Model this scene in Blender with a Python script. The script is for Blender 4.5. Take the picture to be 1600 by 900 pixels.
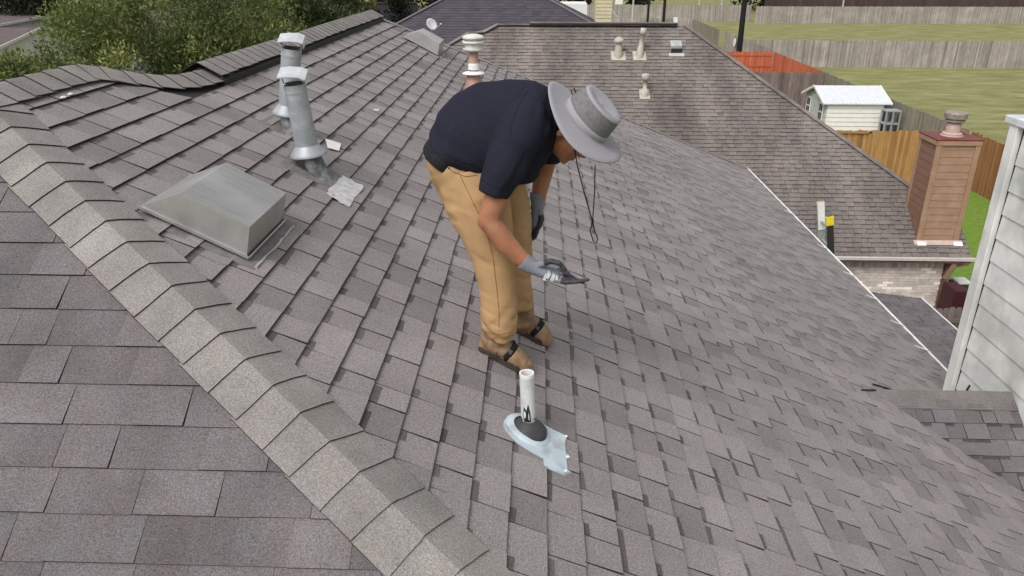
import bpy, math, random
import numpy as np
from math import sin, cos, tan, atan, radians, pi, sqrt
from mathutils import Vector, Matrix, noise as mn
for o in list(bpy.data.objects): bpy.data.objects.remove(o, do_unlink=True)
S = bpy.context.scene
COL = S.collection
random.seed(7)

# ------------------------------------------------------------------ camera
HC = 9.65                       # camera height above the ground (standing on a two-storey roof)
FPX = 1200.0
TH = radians(23.2677); PSI = radians(1.9293)
cam = bpy.data.cameras.new('camera'); cam.lens = 27.0; cam.sensor_width = 36.0
cam.clip_start = .05; cam.clip_end = 2000
camo = bpy.data.objects.new('camera', cam); COL.objects.link(camo)
camo.location = (0, 0, HC); camo.rotation_euler = (pi/2-TH, 0, PSI)
S.camera = camo
# ------------------------------------------------------------------ world, sun, exposure (overcast daylight)
W = bpy.data.worlds.new('World'); S.world = W; W.use_nodes = True
nt = W.node_tree; nt.nodes.clear()
sky = nt.nodes.new('ShaderNodeTexSky'); sky.sky_type = 'NISHITA'; sky.sun_disc = False
SUN_EL = radians(52); SUN_ROT = radians(215)
sky.sun_elevation = SUN_EL; sky.sun_rotation = SUN_ROT
sky.air_density = 1.0; sky.dust_density = 4.0; sky.ozone_density = 1.0
hs = nt.nodes.new('ShaderNodeHueSaturation'); hs.inputs['Saturation'].default_value = .12
bg = nt.nodes.new('ShaderNodeBackground'); bg.inputs['Strength'].default_value = .14
wo = nt.nodes.new('ShaderNodeOutputWorld')
nt.links.new(sky.outputs[0], hs.inputs['Color']); nt.links.new(hs.outputs[0], bg.inputs[0]); nt.links.new(bg.outputs[0], wo.inputs[0])
sun = bpy.data.lights.new('sun', 'SUN'); sun.energy = 1.0; sun.angle = radians(28); sun.color = (1, .97, .93)
suno = bpy.data.objects.new('sun', sun); COL.objects.link(suno)
sd = Vector((sin(SUN_ROT)*cos(SUN_EL), cos(SUN_ROT)*cos(SUN_EL), sin(SUN_EL)))
suno.rotation_euler = sd.to_track_quat('Z', 'Y').to_euler()
S.view_settings.view_transform = 'Standard'; S.view_settings.look = 'None'
S.view_settings.exposure = 0.46; S.view_settings.gamma = 1

# ------------------------------------------------------------------ helpers
RR = Vector((cos(PSI), sin(PSI), 0)); FF = Vector((-sin(PSI)*cos(TH), cos(PSI)*cos(TH), -sin(TH))); UU = RR.cross(FF)
EYE = Vector((0, 0, HC))
def ray(x, y): return FF + RR*((x-800)/FPX) - UU*((y-450)/FPX)
def atY(x, y, Y): r = ray(x, y); return EYE + r*(Y/r.y)          # point seen at photo pixel (x, y) at depth Y
def atP(x, y, off=0): r = ray(x, y); return EYE + r*(-(1.755-off)/(r.z+.5*r.x))   # ... on the main roof slope
def PR(x): return HC-1.755-.5*x                                    # height of the main slope
def QZ(y): return HC-2.86+.705*y                                   # height of the near hip slope

def nd(nt, t, **k):
    n = nt.nodes.new(t)
    for a, b in k.items():
        if hasattr(n, a): setattr(n, a, b)
        else: n.inputs[a].default_value = b
    return n
MATS = {}
def mat(name, c1, c2=None, scale=8, rough=.8, metal=0, tone=0, bump=0, bscale=None, detail=4, stretch=(1,1,1), spec=.3, c3=None, s3=1.0, dirt=0, lo=.35, hi=.65):
    """noise-mixed two-colour material; tone: multiply by the face attribute 'tone'"""
    if name in MATS: return MATS[name]
    m = bpy.data.materials.new(name); m.use_nodes = True; nt = m.node_tree
    b = nt.nodes['Principled BSDF']; L = nt.links.new
    b.inputs['Roughness'].default_value = rough; b.inputs['Metallic'].default_value = metal
    b.inputs['Specular IOR Level'].default_value = spec
    geo = nd(nt, 'ShaderNodeNewGeometry'); mp = nd(nt, 'ShaderNodeMapping'); mp.inputs['Scale'].default_value = stretch
    L(geo.outputs['Position'], mp.inputs[0])
    if c2 is None: c2 = tuple(x*.8 for x in c1)
    n1 = nd(nt, 'ShaderNodeTexNoise'); n1.inputs['Scale'].default_value = scale; n1.inputs['Detail'].default_value = detail
    L(mp.outputs[0], n1.inputs['Vector'])
    cr = nd(nt, 'ShaderNodeValToRGB'); cr.color_ramp.elements[0].position = lo; cr.color_ramp.elements[1].position = hi
    cr.color_ramp.elements[0].color = (*c1, 1); cr.color_ramp.elements[1].color = (*c2, 1)
    L(n1.outputs['Fac'], cr.inputs[0]); out = cr.outputs[0]
    if c3 is not None:
        n3 = nd(nt, 'ShaderNodeTexNoise'); n3.inputs['Scale'].default_value = s3; n3.inputs['Detail'].default_value = 5
        L(geo.outputs['Position'], n3.inputs['Vector'])
        r3 = nd(nt, 'ShaderNodeMapRange'); r3.inputs['From Min'].default_value = .48; r3.inputs['From Max'].default_value = .72
        L(n3.outputs['Fac'], r3.inputs[0])
        mx = nd(nt, 'ShaderNodeMix', data_type='RGBA'); L(r3.outputs[0], mx.inputs[0]); L(out, mx.inputs[6]); mx.inputs[7].default_value = (*c3, 1)
        out = mx.outputs[2]
    if tone:
        at = nd(nt, 'ShaderNodeAttribute', attribute_name='tone')
        vm = nd(nt, 'ShaderNodeVectorMath', operation='SCALE'); L(out, vm.inputs[0]); L(at.outputs['Fac'], vm.inputs['Scale']); out = vm.outputs[0]
    L(out, b.inputs['Base Color'])
    if bump:
        n2 = nd(nt, 'ShaderNodeTexNoise'); n2.inputs['Scale'].default_value = bscale or scale; n2.inputs['Detail'].default_value = 3
        L(mp.outputs[0], n2.inputs['Vector'])
        bp = nd(nt, 'ShaderNodeBump'); bp.inputs['Strength'].default_value = 1; bp.inputs['Distance'].default_value = bump
        L(n2.outputs['Fac'], bp.inputs['Height']); L(bp.outputs[0], b.inputs['Normal'])
    MATS[name] = m; return m

class MB:
    def __init__(s): s.v=[]; s.f=[]; s.t=[]; s.m=[]; s.tone=1.0; s.mi=0
    def add(s, vs, fs, tone=None, mi=None):
        o = len(s.v); s.v += [tuple(v) for v in vs]
        for k, f in enumerate(fs):
            s.f.append(tuple(o+i for i in f)); s.t.append(s.tone if tone is None else (tone[k] if isinstance(tone, (list, tuple)) else tone))
            s.m.append(s.mi if mi is None else (mi[k] if isinstance(mi, (list, tuple)) else mi))
        return s
    def box(s, c, size, rot=None, **k):
        x, y, z = [a/2 for a in size]; R = rot or Matrix.Identity(3); c = Vector(c)
        vs = [c + R @ Vector((i*x, j*y, l*z)) for i in (-1,1) for j in (-1,1) for l in (-1,1)]
        return s.add(vs, [(0,1,3,2),(4,6,7,5),(0,4,5,1),(2,3,7,6),(0,2,6,4),(1,5,7,3)], **k)
    def hexa(s, b, t, **k):      # two quads with matching corners
        return s.add(list(b)+list(t), [(3,2,1,0),(4,5,6,7),(0,1,5,4),(1,2,6,5),(2,3,7,6),(3,0,4,7)], **k)
    def bar(s, p, q, w, h=None, up=(0,0,1), **k):
        p = Vector(p); q = Vector(q); d = (q-p); L = d.length; d = d.normalized(); up = Vector(up)
        x = d.cross(up)
        if x.length < 1e-4: x = d.cross(Vector((1,0,0)))
        x.normalize(); z = x.cross(d); R = Matrix((d, x, z)).transposed()
        return s.box((p+q)/2, (L, w, h or w), R, **k)
    def tube(s, pts, rad, n=12, caps=True, flat=None, up=None, **k):
        """rings along pts; rad: number, list, or list of (a, b); flat frame from up vector"""
        pts = [Vector(p) for p in pts]; N = len(pts); vs = []
        prev = None
        for i, p in enumerate(pts):
            d = (pts[min(i+1,N-1)]-pts[max(i-1,0)]).normalized()
            if up is not None: a = Vector(up) - d*Vector(up).dot(d)
            elif prev is None:
                a = Vector((0,0,1)) - d*d.z
                if a.length < .1: a = Vector((1,0,0)) - d*d.x
            else: a = prev - d*prev.dot(d)
            a.normalize(); prev = a; b = d.cross(a)
            r = rad[i] if isinstance(rad, (list, tuple)) else rad
            ra, rb = r if isinstance(r, (list, tuple)) else (r, r)
            for j in range(n):
                t = 2*pi*j/n; vs.append(p + a*(ra*cos(t)) + b*(rb*sin(t)))
        fs = [(i*n+j, i*n+(j+1)%n, (i+1)*n+(j+1)%n, (i+1)*n+j) for i in range(N-1) for j in range(n)]
        if caps: fs += [tuple(range(n-1,-1,-1)), tuple((N-1)*n+j for j in range(n))]
        return s.add(vs, fs, **k)
    def ell(s, c, r, R=None, n=14, m=9, **k):
        c = Vector(c); R = R or Matrix.Identity(3); vs = []
        for i in range(m+1):
            ph = pi*i/m
            for j in range(n):
                t = 2*pi*j/n; vs.append(c + R @ Vector((r[0]*sin(ph)*cos(t), r[1]*sin(ph)*sin(t), r[2]*cos(ph))))
        return s.add(vs, [(i*n+j, (i+1)*n+j, (i+1)*n+(j+1)%n, i*n+(j+1)%n) for i in range(m) for j in range(n)], **k)
    def lathe(s, c, prof, ax=(0,0,1), n=20, **k):    # prof: (height, radius) pairs
        c = Vector(c); ax = Vector(ax).normalized(); a = ax.orthogonal().normalized(); b = ax.cross(a)
        vs = [c + ax*h + a*(max(r,1e-4)*cos(2*pi*j/n)) + b*(max(r,1e-4)*sin(2*pi*j/n)) for h, r in prof for j in range(n)]
        N = len(prof)
        return s.add(vs, [(i*n+j, i*n+(j+1)%n, (i+1)*n+(j+1)%n, (i+1)*n+j) for i in range(N-1) for j in range(n)], **k)
    def build(s, name, mats, parent=None, smooth=False, bevel=0, **tg):
        me = bpy.data.meshes.new(name); me.from_pydata(s.v, [], s.f); me.update()
        mats = mats if isinstance(mats, (list, tuple)) else [mats]
        for m in mats: me.materials.append(m)
        if len(mats) > 1: me.polygons.foreach_set('material_index', s.m)
        a = me.attributes.new('tone', 'FLOAT', 'FACE'); a.data.foreach_set('value', s.t)
        if smooth: me.polygons.foreach_set('use_smooth', [True]*len(me.polygons))
        o = bpy.data.objects.new(name, me); COL.objects.link(o)
        if parent: o.parent = parent; o.matrix_parent_inverse = world(parent).inverted()
        if bevel:
            b = o.modifiers.new('bevel', 'BEVEL'); b.width = bevel; b.segments = 2; b.limit_method = 'ANGLE'
        tag(o, **tg); return o
def world(p):
    return (world(p.parent) if p.parent else Matrix.Identity(4)) @ p.matrix_parent_inverse @ p.matrix_basis
def tag(o, label=None, cat=None, group=None, kind=None):
    if label: o['label'] = label
    if cat: o['category'] = cat
    if group: o['group'] = group
    if kind: o['kind'] = kind
    return o
def thing(name, loc, label, cat, group=None):
    o = bpy.data.objects.new(name, None); COL.objects.link(o); o.location = loc; o.empty_display_size = .1
    return tag(o, label, cat, group)

def clip(poly, hp):              # Sutherland-Hodgman against convex polygon hp (CCW)
    out = poly
    for i in range(len(hp)):
        ax, ay = hp[i]; bx, by = hp[(i+1)%len(hp)]
        inp = out; out = []
        if not inp: return []
        for j in range(len(inp)):
            p = inp[j]; q = inp[(j+1)%len(inp)]
            sp = (bx-ax)*(p[1]-ay)-(by-ay)*(p[0]-ax); sq = (bx-ax)*(q[1]-ay)-(by-ay)*(q[0]-ax)
            if sp >= 0: out.append(p)
            if (sp >= 0) != (sq >= 0):
                t = sp/(sp-sq); out.append((p[0]+(q[0]-p[0])*t, p[1]+(q[1]-p[1])*t))
    return out
def area(p): return .5*sum(p[i][0]*p[(i+1)%len(p)][1]-p[(i+1)%len(p)][0]*p[i][1] for i in range(len(p)))

def shingles(parent, O, ud, vd, poly, mats, e=.143, v0=0.0, seed=1, wmin=.13, wmax=.30, n_ind=300, h=.006, name='shingle', gap=.0015, shadow=True, contrast=1.0, shlen=(.05,.12), holes=()):
    """courses of laminated shingle pieces; u along the course, v down the slope; poly in (u, v), any order"""
    O = Vector(O); ud = Vector(ud).normalized(); vd = Vector(vd).normalized(); n = ud.cross(vd)
    if n.z < 0: n = -n
    if area(poly) < 0: poly = poly[::-1]
    rnd = random.Random(seed)
    us = [p[0] for p in poly]; vs_ = [p[1] for p in poly]
    k0 = math.floor((min(vs_)-v0)/e); k1 = math.ceil((max(vs_)-v0)/e)
    pieces = []
    for k in range(k0, k1):
        va = v0+k*e; vb = va+e; u = min(us)-rnd.random()*.3; tab = rnd.random() < .5
        ctone = rnd.uniform(.97, 1.03)
        while u < max(us):
            w = rnd.uniform(wmin, wmax)
            jit = rnd.uniform(-.0015, .0015)
            rect = [(u+gap, va-.012), (u+w-gap, va-.012), (u+w-gap+rnd.uniform(-.003,.003), vb+jit), (u+gap+rnd.uniform(-.003,.003), vb+jit)]
            if area(rect) < 0: rect = rect[::-1]
            c = clip(rect, poly)
            if len(c) > 2 and abs(area(c)) > 2e-4:
                hh = h + (.0035 if tab else 0) + rnd.uniform(0, .0012)
                t = ctone*(rnd.choice([1.07,1.02,.98,1.05]) if tab else rnd.choice([.88,.95,.82,.92,1.0]))
                t = 1+(t-1)*contrast
                mb = MB()
                def off(q): return hh*(q[1]-va+.012)/(e+.012)
                top = [O+ud*q[0]+vd*q[1]+n*(off(q)+.001) for q in c]
                bot = [O+ud*q[0]+vd*q[1]-n*.003 for q in c]
                N = len(c)
                mb.add(top+bot, [tuple(range(N))] + [(i, N+i, N+(i+1)%N, (i+1)%N) for i in range(N)], tone=[t]+[.35]*N, mi=[0]+[1]*N)
                # printed shadow band where the laminate is a single layer
                if shadow and not tab or (shadow and rnd.random() < .35):
                    sw = min(w, rnd.uniform(*shlen)) if rnd.random() < .92 else w*.9
                    s0 = u+gap if rnd.random() < .75 else u+w-gap-sw
                    sr = [(s0, va), (min(s0+sw,u+w-gap), va), (min(s0+sw,u+w-gap), va+e*rnd.uniform(.17,.24)), (s0, va+e*rnd.uniform(.17,.24))]
                    sc = clip(sr, poly)
                    if len(sc) > 2:
                        mb.add([O+ud*q[0]+vd*q[1]+n*(off(q)+.0018) for q in sc], [tuple(range(len(sc)))], tone=t*rnd.uniform(.40,.56), mi=0)
                if e < .15 and h > .007:  # thin dark line below each butt: the step's shade put into the tone
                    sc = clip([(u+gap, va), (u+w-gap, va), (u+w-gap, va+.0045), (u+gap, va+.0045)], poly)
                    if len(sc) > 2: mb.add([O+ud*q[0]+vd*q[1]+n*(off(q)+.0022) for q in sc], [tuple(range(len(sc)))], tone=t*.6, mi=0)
                cen = O+ud*sum(q[0] for q in c)/N+vd*sum(q[1] for q in c)/N
                d = cen-EYE; ap = abs(area(c))*abs(d.normalized().dot(n))/d.length_squared
                cz = d.dot(FF); px = 800+FPX*d.dot(RR)/cz if cz > .1 else 9e9; py = 450-FPX*d.dot(UU)/cz if cz > .1 else 9e9
                if not (-20 < px < 1620 and -20 < py < 920): ap = 0
                if not any(hx(cen) for hx in holes): pieces.append((ap, mb))
            u += w; tab = not tab if rnd.random() < .85 else tab
    pieces.sort(key=lambda x: -x[0])
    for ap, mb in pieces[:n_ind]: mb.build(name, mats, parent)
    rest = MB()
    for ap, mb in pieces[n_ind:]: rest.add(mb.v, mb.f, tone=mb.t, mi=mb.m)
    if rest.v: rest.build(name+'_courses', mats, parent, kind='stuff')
    return len(pieces)

# ------------------------------------------------------------------ materials
def granule(name, c, grain=.55, cool=None, stain=(2.2,.1,(1,1,1))):
    """asphalt granules: fine speckle in several sizes, faint weather streaks"""
    m = bpy.data.materials.new(name); m.use_nodes = True; nt = m.node_tree; L = nt.links.new
    b = nt.nodes['Principled BSDF']; b.inputs['Roughness'].default_value = .92; b.inputs['Specular IOR Level'].default_value = .25
    geo = nd(nt, 'ShaderNodeNewGeometry')
    def nz(s, d, r=.6):
        n = nd(nt, 'ShaderNodeTexNoise'); n.inputs['Scale'].default_value = s; n.inputs['Detail'].default_value = d; n.inputs['Roughness'].default_value = r
        L(geo.outputs['Position'], n.inputs['Vector']); return n
    a = nz(190, 3, .75); mr = nd(nt, 'ShaderNodeMapRange'); mr.inputs['From Min'].default_value = .3; mr.inputs['From Max'].default_value = .7
    mr.inputs['To Min'].default_value = 1-grain; mr.inputs['To Max'].default_value = 1+grain; L(a.outputs['Fac'], mr.inputs[0])
    w = nz(stain[0], 5, .55); wm = nd(nt, 'ShaderNodeMapping'); wm.inputs['Scale'].default_value = stain[2]; L(geo.outputs['Position'], wm.inputs[0]); L(wm.outputs[0], w.inputs['Vector']); mw = nd(nt, 'ShaderNodeMapRange'); mw.inputs['From Min'].default_value = .3; mw.inputs['From Max'].default_value = .7
    mw.inputs['To Min'].default_value = 1-stain[1]; mw.inputs['To Max'].default_value = 1+stain[1]; L(w.outputs['Fac'], mw.inputs[0])
    at = nd(nt, 'ShaderNodeAttribute', attribute_name='tone')
    m1 = nd(nt, 'ShaderNodeMath', operation='MULTIPLY'); L(mr.outputs[0], m1.inputs[0]); L(mw.outputs[0], m1.inputs[1])
    m2 = nd(nt, 'ShaderNodeMath', operation='MULTIPLY'); L(m1.outputs[0], m2.inputs[0]); L(at.outputs['Fac'], m2.inputs[1])
    h = nz(9, 3); hr = nd(nt, 'ShaderNodeMapRange'); hr.inputs['From Min'].default_value = .35; hr.inputs['From Max'].default_value = .65; L(h.outputs['Fac'], hr.inputs[0])
    mx = nd(nt, 'ShaderNodeMix', data_type='RGBA'); L(hr.outputs[0], mx.inputs[0]); mx.inputs[6].default_value = (*c, 1); mx.inputs[7].default_value = (*(cool or tuple(x*.95 for x in c)), 1)
    vm = nd(nt, 'ShaderNodeVectorMath', operation='SCALE'); L(mx.outputs[2], vm.inputs[0]); L(m2.outputs[0], vm.inputs['Scale'])
    L(vm.outputs[0], b.inputs['Base Color'])
    bp = nd(nt, 'ShaderNodeBump'); bp.inputs['Distance'].default_value = .0025; bp.inputs['Strength'].default_value = .8
    L(a.outputs['Fac'], bp.inputs['Height']); L(bp.outputs[0], b.inputs['Normal'])
    return m
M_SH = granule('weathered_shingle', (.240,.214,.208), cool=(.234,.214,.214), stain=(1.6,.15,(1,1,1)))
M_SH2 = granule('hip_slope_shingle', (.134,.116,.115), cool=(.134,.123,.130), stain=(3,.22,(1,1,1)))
M_CAP = granule('cap_shingle', (.222,.200,.188), .5, cool=(.214,.203,.194), stain=(5,.16,(1,1,1)))
M_NB = granule('neighbour_shingle', (.152,.128,.118), .4, cool=(.178,.156,.142), stain=(1.0,.30,(1,.3,.3)))
M_DK = granule('dark_shingle', (.070,.062,.075), .4)
M_CUT = mat('cut_asphalt', (.02,.018,.018), (.035,.03,.03), 60, .95)
M_UNDER = mat('underlay', (.03,.027,.027), None, 30, .95)
M_WHITE = mat('white_paint', (.75,.75,.73), (.66,.66,.65), 14, .5)
M_GALV = mat('galvanised_paint', (.36,.38,.40), (.30,.32,.34), 22, .5, .35, c3=(.5,.5,.5), s3=9)
M_GRASS = None

# ================================================================== GROUND
def grass_mat():
    m = bpy.data.materials.new('lawn'); m.use_nodes = True; nt = m.node_tree; L = nt.links.new
    b = nt.nodes['Principled BSDF']; b.inputs['Roughness'].default_value = .95; b.inputs['Specular IOR Level'].default_value = .1
    g = nd(nt, 'ShaderNodeNewGeometry')
    mp = nd(nt, 'ShaderNodeMapping'); mp.inputs['Scale'].default_value = (.35, 1.1, 1); L(g.outputs['Position'], mp.inputs[0])
    n1 = nd(nt, 'ShaderNodeTexNoise'); n1.inputs['Scale'].default_value = .8; n1.inputs['Detail'].default_value = 8; n1.inputs['Roughness'].default_value = .7
    L(mp.outputs[0], n1.inputs['Vector'])
    cr = nd(nt, 'ShaderNodeValToRGB'); e = cr.color_ramp.elements; e[0].position = .36; e[0].color = (.15,.15,.065,1); e[1].position = .62; e[1].color = (.28,.255,.14,1)
    x = e.new(.5); x.color = (.20,.205,.082,1); L(n1.outputs['Fac'], cr.inputs[0])
    n2 = nd(nt, 'ShaderNodeTexNoise'); n2.inputs['Scale'].default_value = 6; n2.inputs['Detail'].default_value = 4; L(g.outputs['Position'], n2.inputs['Vector'])
    cr2 = nd(nt, 'ShaderNodeValToRGB'); e = cr2.color_ramp.elements; e[0].position = .3; e[0].color = (.10,.175,.022,1); e[1].position = .7; e[1].color = (.17,.25,.05,1)
    L(n2.outputs['Fac'], cr2.inputs[0])
    # the fenced yards near the houses are greener than the mown field behind the lots
    sx = nd(nt, 'ShaderNodeSeparateXYZ'); L(g.outputs['Position'], sx.inputs[0])
    l1 = nd(nt, 'ShaderNodeMath', operation='LESS_THAN'); l1.inputs[1].default_value = 19.6; L(sx.outputs['X'], l1.inputs[0]); l2 = nd(nt, 'ShaderNodeMath', operation='LESS_THAN'); l2.inputs[1].default_value = 36; L(sx.outputs['Y'], l2.inputs[0])
    lt = nd(nt, 'ShaderNodeMath', operation='MULTIPLY'); L(l1.outputs[0], lt.inputs[0]); L(l2.outputs[0], lt.inputs[1])
    mx = nd(nt, 'ShaderNodeMix', data_type='RGBA'); L(lt.outputs[0], mx.inputs[0]); L(cr.outputs[0], mx.inputs[6]); L(cr2.outputs[0], mx.inputs[7])
    L(mx.outputs[2], b.inputs['Base Color']); return m
g = MB(); g.add([(-600,-200,0),(700,-200,0),(700,1200,0),(-600,1200,0)], [(0,1,2,3)])
g.build('ground', grass_mat(), kind='structure')
g = MB(); g.add([(5.5,13.5,.02),(12.5,13.5,.02),(13.2,24.5,.02),(12.2,27,.02),(11.2,24.5,.02),(5.5,21,.02)], [(0,1,2,3,4,5)])
g.build('patio', mat('concrete', (.30,.27,.23), (.24,.21,.18), 3, .9), kind='structure')

# ================================================================== OUR HOUSE
house = thing('house', (0,0,0), 'two-storey house under the large grey-brown shingled hip roof that fills the foreground', 'house')
SL = sqrt(1.25)                  # slope length per metre of plan on the main slope
XR, XN, XE = -2.03, -2.30, 4.12  # far ridge side, near ridge side, eave
def hipy(x): return (1.105-.5*x)/.705
# deck under everything: solid roof body
XB = -8.5
db = MB()
def P3(x, y, d=-.004): return Vector((x, y, PR(x)+d))
hx = 4.12; ylow = hipy(hx)
def roofdeck():
    m = MB(); d = -.006
    XC1, XC2 = -2.42, -2.15     # crests
    a = P3(XC1, hipy(XC1), d); b = P3(XC1, 4.1, d); b2 = P3(XC2, 4.55, d); c = P3(XC2, 10.4, d)
    e1 = P3(XE, 15.0, d); e0 = P3(XE, hipy(XE), d)
    m.add([a, e0, e1, c, b2, b], [(0,1,2,3,4,5)])
    # near hip slope going down to the left
    z = lambda y: QZ(y)+d
    yq = hipy(XE)
    m.add([a, Vector((-9.0, yq, z(yq))), Vector((XE, yq, z(yq))), Vector((-6.0, hipy(XC1), z(hipy(XC1))))], [(0,3,1,2)])
    # far slopes (away from the camera)
    m.add([a, b, b2, c, Vector((-8.4,15,PR(XE)+d)), Vector((-8.4, hipy(XC1), PR(XE)+d+.4))], [(5,4,3,2,1,0)])
    m.add([c, e1, Vector((-8.4,15,PR(XE)+d))], [(0,1,2)])
    return m
roofdeck().build('roof_deck', M_UNDER, house)
# main slope shingles, (u along +y, v down the slope from x=0)
k_v = -.213*SL
vr = XR*SL
O = (0, 0, PR(0)); vd = Vector((1,0,-.5)); ud = (0,1,0)
vtop = k_v + .143*round((vr-k_v)/.143)
fy = lambda v: hipy(v/SL)        # hip at plan x = v/SL
vE = XE*SL
# boundary at the back hip: from ridge end (-2.05,10.4) to eave corner (4.11,15.0)
polyA = [(fy(vtop), vtop), (10.42, vtop), (15.02, vE), (fy(vE), vE)]
def hole_pipe(c): return False
mats = [M_SH, M_CUT]
slope = thing('roof_slope', (0,0,0), None, None); slope.parent = house; slope['label'] = 'broad main roof slope of grey-brown laminated shingles'
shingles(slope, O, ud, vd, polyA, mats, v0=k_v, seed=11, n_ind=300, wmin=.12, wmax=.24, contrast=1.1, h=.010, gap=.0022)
polyB = [(hipy(-2.36), -2.36*SL), (4.12, -2.36*SL), (4.45, vtop), (fy(vtop), vtop)]
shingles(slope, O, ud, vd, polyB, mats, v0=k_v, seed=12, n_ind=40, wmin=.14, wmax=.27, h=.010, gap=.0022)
# near hip slope (faces the camera), u along +x, v toward -y
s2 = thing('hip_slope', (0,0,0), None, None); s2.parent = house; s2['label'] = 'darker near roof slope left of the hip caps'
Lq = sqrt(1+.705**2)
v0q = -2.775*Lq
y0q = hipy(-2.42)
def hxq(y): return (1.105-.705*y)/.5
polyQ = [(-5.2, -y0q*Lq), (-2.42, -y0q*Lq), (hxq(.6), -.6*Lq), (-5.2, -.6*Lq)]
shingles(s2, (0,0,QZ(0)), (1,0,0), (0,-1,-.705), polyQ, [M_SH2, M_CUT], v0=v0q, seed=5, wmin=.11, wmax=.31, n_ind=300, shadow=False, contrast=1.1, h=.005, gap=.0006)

# caps: short lengths of shingle folded over a crest
def cap(parent, p, d, nl, nr, L, w, rnd, name='cap_shingle', lift=.006, thick=.005, tone=None, rot=0):
    """p start (uphill end) on the crest, d direction downhill, nl/nr the two unit directions across the faces (down)"""
    t = tone or rnd.uniform(.92, 1.07)
    if rnd.random() < .12: t *= 1.10
    mb = MB(); d = Vector(d).normalized(); nl = Vector(nl); nr = Vector(nr); up = -(nl+nr).normalized()
    prof = []; K = [( -1, w), (-1, w*.5), (-1, w*.16), (0, 0), (1, w*.16), (1, w*.5), (1, w)]; K = [(-1,w),(-1,w*.62),(-1,w*.34),(-1,w*.14),(0,0),(1,w*.14),(1,w*.34),(1,w*.62),(1,w)]; thick *= .6
    ws = [w*rnd.uniform(.97,1.03) for _ in range(2)]
    for i, (s_, q) in enumerate(K):
        if s_ == 0: pt = up*(.000)
        else: pt = (nl if s_ < 0 else nr).normalized()*(q/w*ws[0 if s_ < 0 else 1])
        x_ = q/w; pt = pt + up*(.0135 - .002*max(0,1-x_*6) - .006*x_**2)
        prof.append(pt)
    ext = .02
    skew = rnd.uniform(-.008,.008)
    def row(s, h, droop=0):
        out = []
        for i, q in enumerate(prof):
            out.append(p + d*(s + skew*(i-4)/4 + rnd.uniform(-.0015,.0015)) + q + up*(h + .004))
        return out
    r0 = row(-ext, lift*.15); r1 = row(L, lift+thick)
    r1b = [q-up*(thick+.0015) for q in r1]; r0b = [q-up*.006 for q in r0]
    n = len(prof); vs = r0+r1+r1b+r0b
    fs = [(i, i+1, n+i+1, n+i) for i in range(n-1)]; nt = len(fs)
    fs += [(n+i, n+i+1, 2*n+i+1, 2*n+i) for i in range(n-1)]
    fs += [(0, n, 2*n, 3*n), (n-1, 3*n+n-1, 2*n+n-1, n+n-1)]
    mb.add(vs, fs, tone=[t]*nt+[.4]*(len(fs)-nt), mi=[0]*nt+[1]*(len(fs)-nt))
    return mb.build(name, [M_CAP, M_CUT], parent)
hipcaps = thing('hip_cap_row', (0,0,0), None, None); hipcaps.parent = house; hipcaps['label'] = 'diagonal row of folded cap shingles along the near hip'
ridgecaps = thing('ridge_cap_row', (0,0,0), None, None); ridgecaps.parent = house; ridgecaps['label'] = 'row of cap shingles along the ridge in front of the trees'
rnd = random.Random(3)
hd = Vector((1, -.5/.705, -.5)).normalized()
nP = Vector((.5,0,1)).normalized(); nQ = Vector((0,-.705,1)).normalized()
tR = hd.cross(nP); tR = tR if tR.x > 0 else -tR         # across main slope, away from the hip
if tR.y < 0: tR = -tR
tL = hd.cross(nQ)
if tL.x > 0: tL = -tL
hp0 = Vector((-2.42, hipy(-2.42), PR(-2.42)))
Ls = .145
for i in range(31):
    cap(hipcaps, hp0 + hd*(.02+i*Ls), hd, tL*.15, tR*.15, Ls, .158, rnd, lift=.0055, tone=rnd.choice([.9,.94,.98,1.0,1.04,1.08,.96,1.16]))
# ridge caps: path from the hip apex to the far end, with the dip between the two ridge heights
pts = [Vector((-2.42, 3.22, PR(-2.42))), Vector((-2.42, 4.05, PR(-2.42)+.005)), Vector((-2.37,4.2,PR(-2.37))), Vector((-2.26, 4.4, PR(-2.26)-.01)), Vector((-2.17, 4.62, PR(-2.17)-.005)), Vector((-2.13, 4.9, PR(-2.13)+.01)), Vector((-2.13, 5.3, PR(-2.13)+.01))]
def along(pts, s):
    for a, b in zip(pts, pts[1:]):
        L = (b-a).length
        if s <= L: return a+(b-a)*(s/L), (b-a).normalized()
        s -= L
    return pts[-1], (pts[-1]-pts[-2]).normalized()
tot = sum((b-a).length for a, b in zip(pts, pts[1:])); s = 0
while s < tot-.02:
    p, d = along(pts, s); p2, d2 = along(pts, s+.14); d = (p2-p).normalized()
    r_ = d.cross(nP); r_ = r_ if r_.x > 0 else -r_
    l_ = Vector((-.894, 0, -.447))
    cap(ridgecaps, p + Vector((0,0,.012)), -d, l_*.15, r_*.15, .001, .15, rnd, lift=.006, tone=None) if False else cap(ridgecaps, p2+Vector((0,0,.012)), -d, r_*.15, l_*.15, .15, .15, rnd, lift=.006)
    s += .14
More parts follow.
